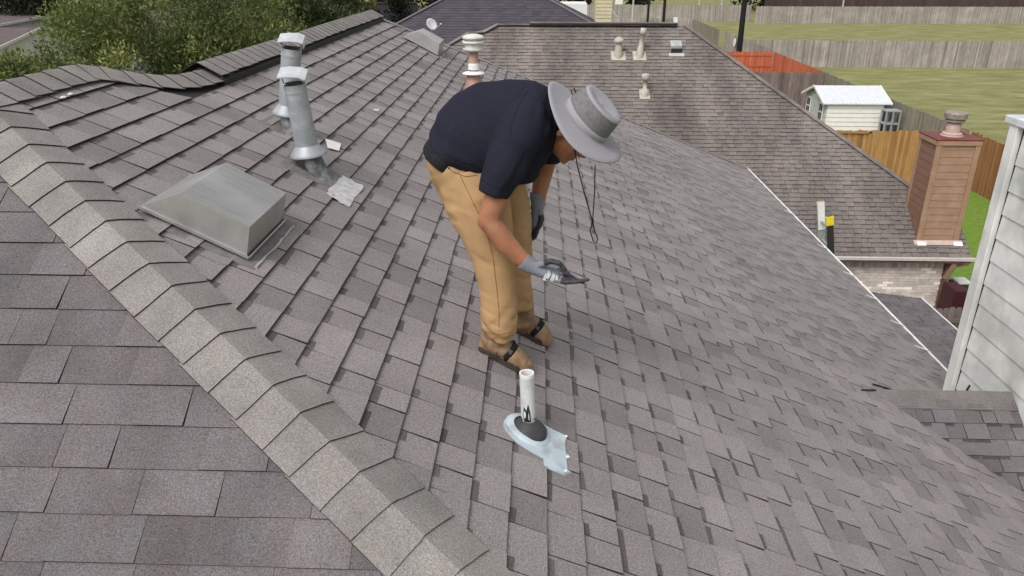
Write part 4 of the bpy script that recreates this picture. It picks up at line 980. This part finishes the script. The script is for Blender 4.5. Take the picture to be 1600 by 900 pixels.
# satellite dish
p = Vector(atY(684,49,39.3)); p.z = DZ+(p.y-DY)*sdh
t = thing('satellite_dish', p, 'pale satellite dish standing on the dark roof behind the far box vent', 'satellite dish')
c_ = atY(674,39,p.y-.3); dn = Vector((.55,-.55,.45)).normalized()
m = MB(); m.lathe(c_, [(0,0),(.01,.12),(.035,.22),(.07,.31),(.06,.31),(.0,.2),(-.02,0)], dn, 22); m.build('dish', mat('dish_grey', (.62,.63,.64), None, 4, .5), t, smooth=True)
m = MB(); m.bar(c_-dn*.02, p, .04); m.build('mast', M_GALV, t)
m = MB(); e_ = atY(689,38,p.y-.7); m.bar(c_-Vector((-.08,0,.25)), e_, .03); m.ell(e_, (.07,.07,.06)); m.build('feed_arm', M_GALV, t)
# ================================================================== FENCES, SHED, POLES
def wood(name, c1, c2, c3=None): return mat(name, c1, c2, 3.0, .9, tone=1, stretch=(3,3,.5), c3=c3, s3=.6)
W_GREY = wood('grey_weathered_wood', (.34,.30,.275), (.25,.22,.20), (.38,.345,.31))
W_DARK = wood('dark_weathered_wood', (.19,.155,.145), (.135,.11,.10))
W_OLIVE = wood('olive_weathered_wood', (.25,.23,.18), (.18,.165,.13))
W_RED = wood('orange_red_stain', (.50,.135,.065), (.41,.105,.05))
W_BROWN = wood('honey_brown_stain', (.38,.21,.075), (.31,.165,.058))
W_BROWN2 = wood('brown_stain_in_shade', (.30,.14,.055), (.24,.11,.045))  # darker copy of the honey-brown stain: the side fence's shade put into its colour
def fence(p0, p1, h, m_, label, seed, w=.14, z0=0, rail_side=0, group='timber fences between the yards', indiv=False, name='picket_fence', dogear=False, step=None):
    p0 = Vector((*p0,0)); p1 = Vector((*p1,0)); d = p1-p0; L_ = d.length; d.normalize(); nrm = Vector((-d.y,d.x,0)); r = random.Random(seed)
    t = thing(name, p0, label, 'fence', group); mb = MB(); x = 0; hv = 0
    while x < L_:
        hh = h + r.uniform(-.035,.035) + (r.uniform(-.05,.05) if r.random()<.1 else 0)
        a = p0+d*(x+.004); b_ = p0+d*min(x+w-.006, L_); o_ = nrm*r.uniform(-.006,.006)
        q = MB() if indiv else mb
        tn = r.uniform(.78,1.18) if r.random() < .85 else r.uniform(.6,1.35)
        top = [a+o_-nrm*.009+Vector((0,0,hh)), b_+o_-nrm*.009+Vector((0,0,hh)), b_+o_+nrm*.009+Vector((0,0,hh)), a+o_+nrm*.009+Vector((0,0,hh))]
        bot = [Vector((v.x,v.y,z0)) for v in top]
        if dogear:
            sh_ = [v-Vector((0,0,.05)) for v in top]; q.hexa(bot, sh_, tone=tn); cc = [v.lerp((top[0]+top[1])/2 if i in (0,1) else (top[2]+top[3])/2, .4) for i, v in enumerate(top)]; q.hexa(sh_, cc, tone=tn)
        else: q.hexa(bot, top, tone=tn)
        if indiv: q.build('picket', m_, t)
        x += w
    if not indiv: mb.build('pickets', m_, t, kind='stuff')
    rl = MB()
    for z in (.35, h*.52, h-.3):
        for s_ in ([rail_side] if rail_side else [1]): rl.bar(p0+nrm*.03*s_+Vector((0,0,z)), p1+nrm*.03*s_+Vector((0,0,z)), .04, .09, tone=.85)
    rl.build('rails', m_, t)
    x = 0
    while x <= L_:
        q = MB(); q.box(p0+d*x+nrm*.06*(rail_side or 1)+Vector((0,0,(h-.05)/2)), (.09,.09,h-.05), tone=.9); q.build('post', m_, t) if (rail_side and L_ < 25) else None
        x += 2.4
    return t
FH = 2.44
fence((19.75,77.2), (62,76.9), FH, W_GREY, 'long grey weathered fence crossing the field behind the lots', 1)
fence((-14,134), (34.5,134), FH+.15, W_GREY, 'farthest grey fence, its left half, along the top edge', 2)
fence((34.5,131.2), (110,131.6), FH+.1, W_GREY, 'farthest grey fence, its right half below the brown building', 3)
fence((-4,106), (19.9,105), FH, W_GREY, 'low grey fence just above the black ridge vent of the neighbouring roof', 4)
fence((19.7,105), (19.65,88.6), FH, W_OLIVE, 'green-grey side fence panel left of the gap by the black pole', 5)
fence((19.65,86.3), (19.62,67.6), FH+.1, W_GREY, 'blue-grey side fence running behind the black pole to the red fence', 6)
fence((12.5,67.4), (19.55,67.4), FH, W_RED, 'orange-red stained cross fence with its rails showing', 7, rail_side=-1)
fence((19.6,67.3), (19.6,55.2), FH, W_RED, 'orange-red stained side fence that narrows toward the grey one', 8)
fence((11.5,54.7), (19.55,54.7), FH, W_DARK, 'dark grey-brown cross fence behind the white shed', 9)
fence((19.6,55.1), (19.6,35.6), FH, W_OLIVE, 'long olive-grey side fence between the shed and the field', 10)
fence((10.5,35.4), (19.5,35.4), FH, W_BROWN, 'honey-brown cross fence left of the tan chimney', 11, rail_side=0)
fence((19.6,35.3), (19.6,17), FH, W_BROWN2, 'shaded brown side fence right of the tan chimney', 12)
fence((8.3,15.95), (14.5,15.95), FH, W_DARK, 'dark dog-eared fence between the houses below the maroon grill', 13, indiv=True, rail_side=-1, dogear=True)
m = MB(); q = MB(); q.box((15.1,35.34,1.22), (.12,.05,2.44)); q.box((13.2,35.34,2.36), (3.9,.05,.08)); q.build('gate_frame', W_BROWN, bpy.data.objects.get('picket_fence.010') or None)
m = MB(); q = atY(1136,72,80); m.lathe((19.45,80.5,1.9), [(0,0),(0,.4),(.05,.4),(.05,0)], (-1,0,0), 20); m.build('round_plaque', M_WHITE, label='white round disc hung on the blue-grey side fence', cat='disc')
# shed
sx0, sx1, sy0, sy1 = atY(1292,165,43).x, 18.85, 43.0, 46.4
ez = atY(1340,162,43).z; rz = atY(1320,135,44.7).z
sh_ = thing('garden_shed', ((sx0+sx1)/2,44.7,0), 'cream lap-sided garden shed with a white metal roof by the side fence', 'shed')
M_SHD = mat('cream_vinyl', (.76,.755,.69), (.71,.70,.64), 4, .6); M_SHG = mat('grey_green_end', (.50,.53,.50), None, 4, .7)
m = MB(); m.hexa([(sx0,sy0,0),(sx1,sy0,0),(sx1,sy1,0),(sx0,sy1,0)], [(sx0,sy0,ez),(sx1,sy0,ez),(sx1,sy1,ez),(sx0,sy1,ez)]); m.add([(sx0,sy0,ez),(sx0,sy1,ez),(sx0,44.7,rz-.06),(sx1,sy0,ez),(sx1,sy1,ez),(sx1,44.7,rz-.06)], [(0,1,2),(5,4,3)]); m.build('wall', M_SHG, sh_)
k = 0; z = ez-.02
while z > .2:
    m = MB(); m.hexa([(sx0+.06,sy0+.01,z-.24),(sx1-.06,sy0+.01,z-.24),(sx1-.06,sy0-.035,z-.24),(sx0+.06,sy0-.035,z-.24)], [(sx0+.06,sy0+.01,z-.012),(sx1-.06,sy0+.01,z-.012),(sx1-.06,sy0-.008,z-.012),(sx0+.06,sy0-.008,z-.012)]); m.build('siding_board', M_SHD, sh_)
    m = MB(); m.hexa([(sx0-.03,sy0+.05,z-.24),(sx0+.01,sy0+.05,z-.24),(sx0+.01,sy1-.05,z-.24),(sx0-.03,sy1-.05,z-.24)], [(sx0-.006,sy0+.05,z-.012),(sx0+.01,sy0+.05,z-.012),(sx0+.01,sy1-.05,z-.012),(sx0-.006,sy1-.05,z-.012)]); m.build('siding_board', M_SHG, sh_)
    z -= .24
m = MB(); m.hexa([(sx0-.25,sy0-.2,ez-.02),(sx1+.3,sy0-.2,ez-.02),(sx1+.3,44.7,rz),(sx0-.25,44.7,rz)], [(sx0-.25,sy0-.2,ez+.03),(sx1+.3,sy0-.2,ez+.03),(sx1+.3,44.7,rz+.05),(sx0-.25,44.7,rz+.05)])
m.hexa([(sx0-.25,44.7,rz),(sx1+.3,44.7,rz),(sx1+.3,sy1+.2,ez-.02),(sx0-.25,sy1+.2,ez-.02)], [(sx0-.25,44.7,rz+.05),(sx1+.3,44.7,rz+.05),(sx1+.3,sy1+.2,ez+.03),(sx0-.25,sy1+.2,ez+.03)])
for i in range(16):
    x = sx0-.1+i*(sx1-sx0+.3)/15; m.bar((x,sy0-.2,ez+.04),(x,44.7,rz+.06),.03,.02)
m.build('roof', mat('white_metal_roof', (.62,.63,.68), (.58,.59,.63), 3, .4), sh_)
for a_, b_ in (((sx0-.27,sy0-.22,ez),(sx0-.27,44.7,rz+.03)),((sx0-.27,sy1+.2,ez),(sx0-.27,44.7,rz+.03)),((sx1+.31,sy0-.22,ez),(sx1+.31,44.7,rz+.03))):
    m = MB(); m.bar(a_, b_, .04, .12); m.build('rake_trim', M_WHITE, sh_)
for yc in (sy0+.65, sy1-.65):
    f = MB(); f.box((sx0-.05,yc,ez-.55), (.05,.55,.95)); fo = f.build('window', M_WHITE, sh_)
    for a in (-.13,.13):
        for b_ in (-.23,.23):
            q = MB(); q.box((sx0-.08,yc+a,ez-.55+b_), (.012,.2,.38)); q.build('pane', mat('dark_pane', (.02,.03,.03), None, 4, .2), fo)
m = MB(); m.box((sx0-.045,44.7,ez-.75), (.05,.85,1.9)); m.build('door', M_SHG, sh_)
# white rack beside the shed
rk = thing('garden_rack', (19.15,42,0), 'white two-tier frame rack between the shed and the side fence', 'rack')
x0_, x1_ = atY(1383,190,42).x, atY(1405,190,42).x; zt_ = atY(1395,174,42).z
m = MB()
for x in (x0_,(x0_+x1_)/2,x1_):
    for y in (42,42.6): m.box((x,y,zt_/2), (.07,.07,zt_))
m.build('posts', M_GALV, rk)
for z in (zt_, zt_*.68, zt_*.42): 
    m = MB(); m.box(((x0_+x1_)/2,42.3,z), (x1_-x0_+.06,.7,.06)); m.build('shelf', M_GALV, rk)
m = MB(); m.bar((x1_+.1,42,.1),(x1_-.15,42,zt_*.4),.06); m.build('leaning_board', mat('tan_board', (.45,.38,.25), None, 4, .8), label='short pale board leaning at the foot of the white rack', cat='board')
for i in range(2):
    q = MB(); p = atY(1340+i*23,268,36); q.box((14.9+i*1.0,34.3,.12), (.9,.25,.2)); q.build('edging_stone', mat('pale_stone', (.55,.52,.46), None, 4, .9), label=('left' if i == 0 else 'right')+' of two pale edging stones at the foot of the honey-brown fence', cat='stone', group='edging stones')
# poles
def pole(px, py, Y, r, m_, label, top=14): 
    p = atY(px, py, Y); m = MB(); m.tube([(p.x,p.y,0),(p.x,p.y,top)], [r*1.1,r*.85], 10); return m.build('utility_pole', m_, label=label, cat='pole', group='poles beyond the houses')
M_BLK = mat('black_pole', (.014,.013,.013), None, 3, .9); M_PALE = mat('pale_pole', (.5,.5,.5), None, 3, .7)
pole(1157,60,69.5,.23,M_BLK,'thick black utility pole rising above the orange-red fence')
pole(1013,15,104,.14,M_BLK,'thin black pole, left of the close pair above the ridge vent')
pole(1038,15,104,.18,M_BLK,'black pole, right of the close pair above the ridge vent')
pole(989,15,100,.10,M_PALE,'pale grey slim pole just right of the cream chimney',13)
pole(1093,3,138,.12,M_PALE,'pale slim pole above the far fence, between the black poles',11); pole(1128,3,138,.12,M_PALE,'pale slim pole above the far fence, left of the thick black pole',11); pole(1318,3,138,.12,M_PALE,'pale slim pole above the far fence over the field',11)
for i,(px,Y) in enumerate(((1031,100),)):
    p = atY(px,30,Y); m = MB(); m.tube([(p.x,Y,0),(p.x,Y,p.z+.25)], [.06,.06], 8); m.build('fence_post', M_PALE, label='short pale post in front of the low far fence', cat='post')
p = atY(967,3,90); t = thing('sign', (p.x,90,0), 'small white board at the top edge, right of the cream chimney', 'sign')
m = MB(); m.box((p.x,90,p.z), (.8,.05,.5)); m.build('board', M_WHITE, t); m = MB(); m.box((p.x,90.05,p.z/2), (.07,.05,p.z)); m.build('post', M_GALV, t)
a_ = atY(955,14,92); b_ = atY(966,28,92); m = MB(); m.bar(a_, b_, .09); m.bar(b_, (b_.x+.6,b_.y,0), .09); m.build('guy_brace', M_PALE, label='slanting pale brace right of the cream chimney', cat='brace')
# long dark brown building at the top right
t = thing('brown_building', (75,150,0), 'long low dark brown building along the top right edge', 'building')
m = MB(); m.box((88,152,3.2), (90,12,6.4)); m.build('wall', mat('dark_brown_wall', (.055,.035,.03), (.075,.05,.045), .4, .9, stretch=(3,1,.3)), t)
m = MB(); m.add([(42,145,6.4),(134,145,6.4),(134,159,6.4),(42,159,6.4),(46,152,9.4),(130,152,9.4)], [(0,1,5,4),(2,3,4,5),(1,2,5),(3,0,4)]); m.build('roof', M_DK, t)
# maroon grill and odds on the patio
q = atY(1491,460,17.6)
t = thing('grill', (q.x,17.9,0), 'maroon covered grill standing behind the dark dog-eared fence', 'grill')
M_MAR = mat('maroon_cover', (.055,.014,.018), (.045,.012,.015), 6, .6)
x0_, x1_ = atY(1474,460,17.6).x+.17, atY(1509,460,17.6).x; zt_ = atY(1490,452,17.6).z
m = MB(); m.hexa([(x0_,17.5,zt_-.75),(x1_,17.5,zt_-.75),(x1_,18.1,zt_-.75),(x0_,18.1,zt_-.75)], [(x0_+.04,17.5,zt_),(x1_,17.5,zt_),(x1_,18.1,zt_),(x0_+.04,18.1,zt_)]); m.build('cover', M_MAR, t, bevel=.02)
m = MB()
for x in (x0_+.08,x1_-.08):
    for y in (17.6,18.0): m.box((x,y,(zt_-.75)/2), (.05,.05,zt_-.75))
m.build('cart_legs', M_CUT, t)
m = MB(); m.bar((x0_+.1,18.2,zt_+.02),(x0_+.45,18.5,zt_+.30),.12,.03); m.build('side_shelf', mat('brown_board', (.14,.09,.06), None, 4, .8), t)
m = MB(); q = atY(1505,441,19.2); m.box((q.x,19.3,q.z), (.36,.4,.07)); lid = m
m = MB(); m.hexa([(q.x-.2,19.1,0),(q.x+.3,19.1,0),(q.x+.3,19.55,0),(q.x-.2,19.55,0)], [(q.x-.2,19.1,q.z-.05),(q.x+.3,19.1,q.z-.05),(q.x+.3,19.55,q.z-.05),(q.x-.2,19.55,q.z-.05)]); m.build('storage_bin', mat('dark_green_bin', (.05,.07,.05), None, 5, .6), label='dark green bin with a white lid behind the maroon grill', cat='bin'); lid.build('lid', M_WHITE, bpy.data.objects['storage_bin'], bevel=.02)
# far-left house
lh = thing('pale_gabled_house', (-40,50,0), 'pale house with mauve-grey gable roofs at the far left edge', 'house')
M_MV = mat('mauve_shingle', (.13,.10,.105), (.10,.078,.083), 3, .95, stretch=(1,1,6)); M_CRM = mat('pale_house_paint', (.80,.79,.72), None, 3, .8)
for i, (Y0, Yr, e_px, r_px) in enumerate(((45,50.5,(12,82),(37,43)),(52,57,(24,40),(33,27)))):
    E_ = atY(*e_px, Y0); R_ = atY(*r_px, Yr); xe = (E_.x+R_.x)/2; Yb = 2*Yr-Y0
    m = MB(); m.hexa([(xe-14,Y0,E_.z-.1),(xe,Y0,E_.z-.1),(xe,Yr,R_.z-.1),(xe-14,Yr,R_.z-.1)], [(xe-14,Y0,E_.z),(xe,Y0,E_.z),(xe,Yr,R_.z),(xe-14,Yr,R_.z)])
    m.hexa([(xe-14,Yr,R_.z-.1),(xe,Yr,R_.z-.1),(xe,Yb,E_.z-.1),(xe-14,Yb,E_.z-.1)], [(xe-14,Yr,R_.z),(xe,Yr,R_.z),(xe,Yb,E_.z),(xe-14,Yb,E_.z)]); m.build('roof', M_MV, lh)
    m = MB(); m.add([(xe-.3,Y0+.3,0),(xe-.3,Yb-.3,0),(xe-.3,Yb-.3,E_.z),(xe-.3,Yr,R_.z-.15),(xe-.3,Y0+.3,E_.z),(xe-13,Y0+.3,0),(xe-13,Y0+.3,E_.z)], [(0,1,2,3,4),(5,0,4,6)]); m.build('wall', M_CRM, lh)
    m = MB(); m.bar((xe+.02,Y0,E_.z-.03),(xe+.02,Yr,R_.z-.03),.05,.16); m.bar((xe+.02,Yr,R_.z-.03),(xe+.02,Yb,E_.z-.03),.05,.16); m.build('rake_board', M_WHITE, lh)
# ================================================================== TREES
def leafmat(name, c1, c2, c3):
    m = bpy.data.materials.new(name); m.use_nodes = True; nt = m.node_tree; L = nt.links.new; b = nt.nodes['Principled BSDF']
    b.inputs['Roughness'].default_value = .65; b.inputs['Specular IOR Level'].default_value = .25
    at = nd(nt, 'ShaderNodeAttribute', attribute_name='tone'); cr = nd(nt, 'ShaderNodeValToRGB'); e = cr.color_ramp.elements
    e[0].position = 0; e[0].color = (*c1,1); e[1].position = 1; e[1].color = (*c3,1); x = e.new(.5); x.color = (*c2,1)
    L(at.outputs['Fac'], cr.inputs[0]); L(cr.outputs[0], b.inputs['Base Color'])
    tr_ = nd(nt, 'ShaderNodeBsdfTranslucent'); L(cr.outputs[0], tr_.inputs[0]); mx = nd(nt, 'ShaderNodeMixShader'); mx.inputs[0].default_value = .25
    L(b.outputs[0], mx.inputs[1]); L(tr_.outputs[0], mx.inputs[2]); L(mx.outputs[0], nt.nodes['Material Output'].inputs[0]); return m
LF_A = leafmat('light_foliage', (.035,.052,.018), (.145,.18,.055), (.38,.40,.13))
LF_B = leafmat('mid_foliage', (.030,.045,.017), (.085,.115,.04), (.18,.21,.07))
LF_D = leafmat('dark_foliage', (.010,.014,.008), (.018,.024,.012), (.035,.042,.02))
M_BARK = mat('bark', (.10,.08,.06), (.06,.05,.04), 8, .95, bump=.01)
def leaves(centers, rad, n, size, up, rng, clump_tone, asp=.34):
    k = rng.integers(0, len(centers), n); c = centers[k]
    d = rng.normal(size=(n,3)); d /= np.linalg.norm(d,axis=1)[:,None]; r = rad[k]*rng.random(n)**(.45)
    p = c + d*r[:,None]*np.array([1,1,.9])
    ax = d*.55 + rng.normal(size=(n,3))*.45 + np.array([0,0,up]); ax /= np.linalg.norm(ax,axis=1)[:,None]
    s = np.cross(ax, rng.normal(size=(n,3))); s /= np.linalg.norm(s,axis=1)[:,None]
    l = size*rng.uniform(.5,1.35,n)[:,None]; w = l*asp
    v = np.stack([p-ax*l*.5, p+s*w*.5, p+ax*l*.5, p-s*w*.5], 1).reshape(-1,3)
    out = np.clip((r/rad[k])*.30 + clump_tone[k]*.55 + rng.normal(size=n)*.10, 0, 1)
    return v, out
def tree(name, base, crown_c, crown_r, n, nclump, size, m_, label, seed, group=None, up=.45, crad=(.5,1.1), trunk=.28, cat='tree', asp=.34):
    rng = np.random.default_rng(seed); base = Vector(base)
    t = thing(name, base, label, cat, group)
    cc = np.array(crown_c); cr_ = np.array(crown_r)
    d = rng.normal(size=(nclump,3)); d /= np.linalg.norm(d,axis=1)[:,None]; rr_ = rng.uniform(.35,1.0,nclump)**.6
    cen = cc + d*cr_*rr_[:,None]; rad = rng.uniform(*crad, nclump); tone = np.clip(.42+.45*d[:,2]*0+rng.normal(size=nclump)*.28, 0, 1)
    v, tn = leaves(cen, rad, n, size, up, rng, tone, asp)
    me = bpy.data.meshes.new('crown'); N = len(v)//4
    me.vertices.add(len(v)); me.vertices.foreach_set('co', v.ravel()); me.loops.add(N*4); me.loops.foreach_set('vertex_index', np.arange(N*4)); me.polygons.add(N)
    me.polygons.foreach_set('loop_start', np.arange(N)*4); me.polygons.foreach_set('loop_total', np.full(N,4)); me.update(calc_edges=True)
    a = me.attributes.new('tone','FLOAT','FACE'); a.data.foreach_set('value', tn); me.materials.append(m_)
    o = bpy.data.objects.new('crown', me); COL.objects.link(o); o.parent = t; o.matrix_parent_inverse = Matrix.Translation(base).inverted()
    m = MB(); top = Vector(cc)-Vector((0,0,cr_[2]*.3)); m.tube([base, base.lerp(top,.5)+Vector((.15,.1,0)), top], [trunk, trunk*.75, trunk*.4], 10)
    for i in range(14):
        q = Vector(cen[i*(nclump//14)]); s_ = base.lerp(top, random.uniform(.45,1)); m.tube([s_, s_.lerp(q,.5)+Vector((0,0,.25)), q], [trunk*.35, trunk*.2, trunk*.06], 6)
    m.build('trunk', M_BARK, t, smooth=True); return t
g1 = 'leafy trees behind the ridge'
def TX(px, Y): return atY(px, 60, Y).x
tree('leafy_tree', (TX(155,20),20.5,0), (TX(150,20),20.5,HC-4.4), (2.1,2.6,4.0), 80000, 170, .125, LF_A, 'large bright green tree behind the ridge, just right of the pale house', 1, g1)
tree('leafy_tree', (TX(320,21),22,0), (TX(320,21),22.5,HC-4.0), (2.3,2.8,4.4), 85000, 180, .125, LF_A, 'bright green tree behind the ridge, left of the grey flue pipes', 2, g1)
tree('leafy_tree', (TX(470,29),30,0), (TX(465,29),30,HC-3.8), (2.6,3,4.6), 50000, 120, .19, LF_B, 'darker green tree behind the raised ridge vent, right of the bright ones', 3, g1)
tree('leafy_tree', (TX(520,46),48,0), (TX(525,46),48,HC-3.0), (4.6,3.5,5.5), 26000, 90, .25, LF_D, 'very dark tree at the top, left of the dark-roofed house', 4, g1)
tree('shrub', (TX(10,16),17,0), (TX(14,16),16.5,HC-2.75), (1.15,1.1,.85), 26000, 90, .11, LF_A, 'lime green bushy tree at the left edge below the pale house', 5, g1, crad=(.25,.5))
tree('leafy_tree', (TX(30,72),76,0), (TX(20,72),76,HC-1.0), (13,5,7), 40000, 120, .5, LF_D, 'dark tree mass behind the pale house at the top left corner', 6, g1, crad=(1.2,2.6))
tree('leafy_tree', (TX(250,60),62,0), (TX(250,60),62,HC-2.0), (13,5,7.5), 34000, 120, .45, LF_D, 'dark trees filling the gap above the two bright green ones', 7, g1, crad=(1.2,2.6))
# far wood beyond the fences
rng = np.random.default_rng(12); nc = 420
cen = np.stack([rng.uniform(-90,150,nc), rng.uniform(160,172,nc), rng.uniform(1,13,nc)],1); rad = rng.uniform(1.8,3.4,nc); tone = rng.random(nc)
v, tn = leaves(cen, rad, 70000, .9, .3, rng, tone, .5)
me = bpy.data.meshes.new('far_wood'); N = len(v)//4
me.vertices.add(len(v)); me.vertices.foreach_set('co', v.ravel()); me.loops.add(N*4); me.loops.foreach_set('vertex_index', np.arange(N*4)); me.polygons.add(N)
me.polygons.foreach_set('loop_start', np.arange(N)*4); me.polygons.foreach_set('loop_total', np.full(N,4)); me.update(calc_edges=True)
a = me.attributes.new('tone','FLOAT','FACE'); a.data.foreach_set('value', tn); me.materials.append(LF_D)
o = bpy.data.objects.new('far_wood', me); COL.objects.link(o); o['kind'] = 'stuff'; o['label'] = 'dark far-off wood along the top edge beyond the fences'; o['category'] = 'wood'
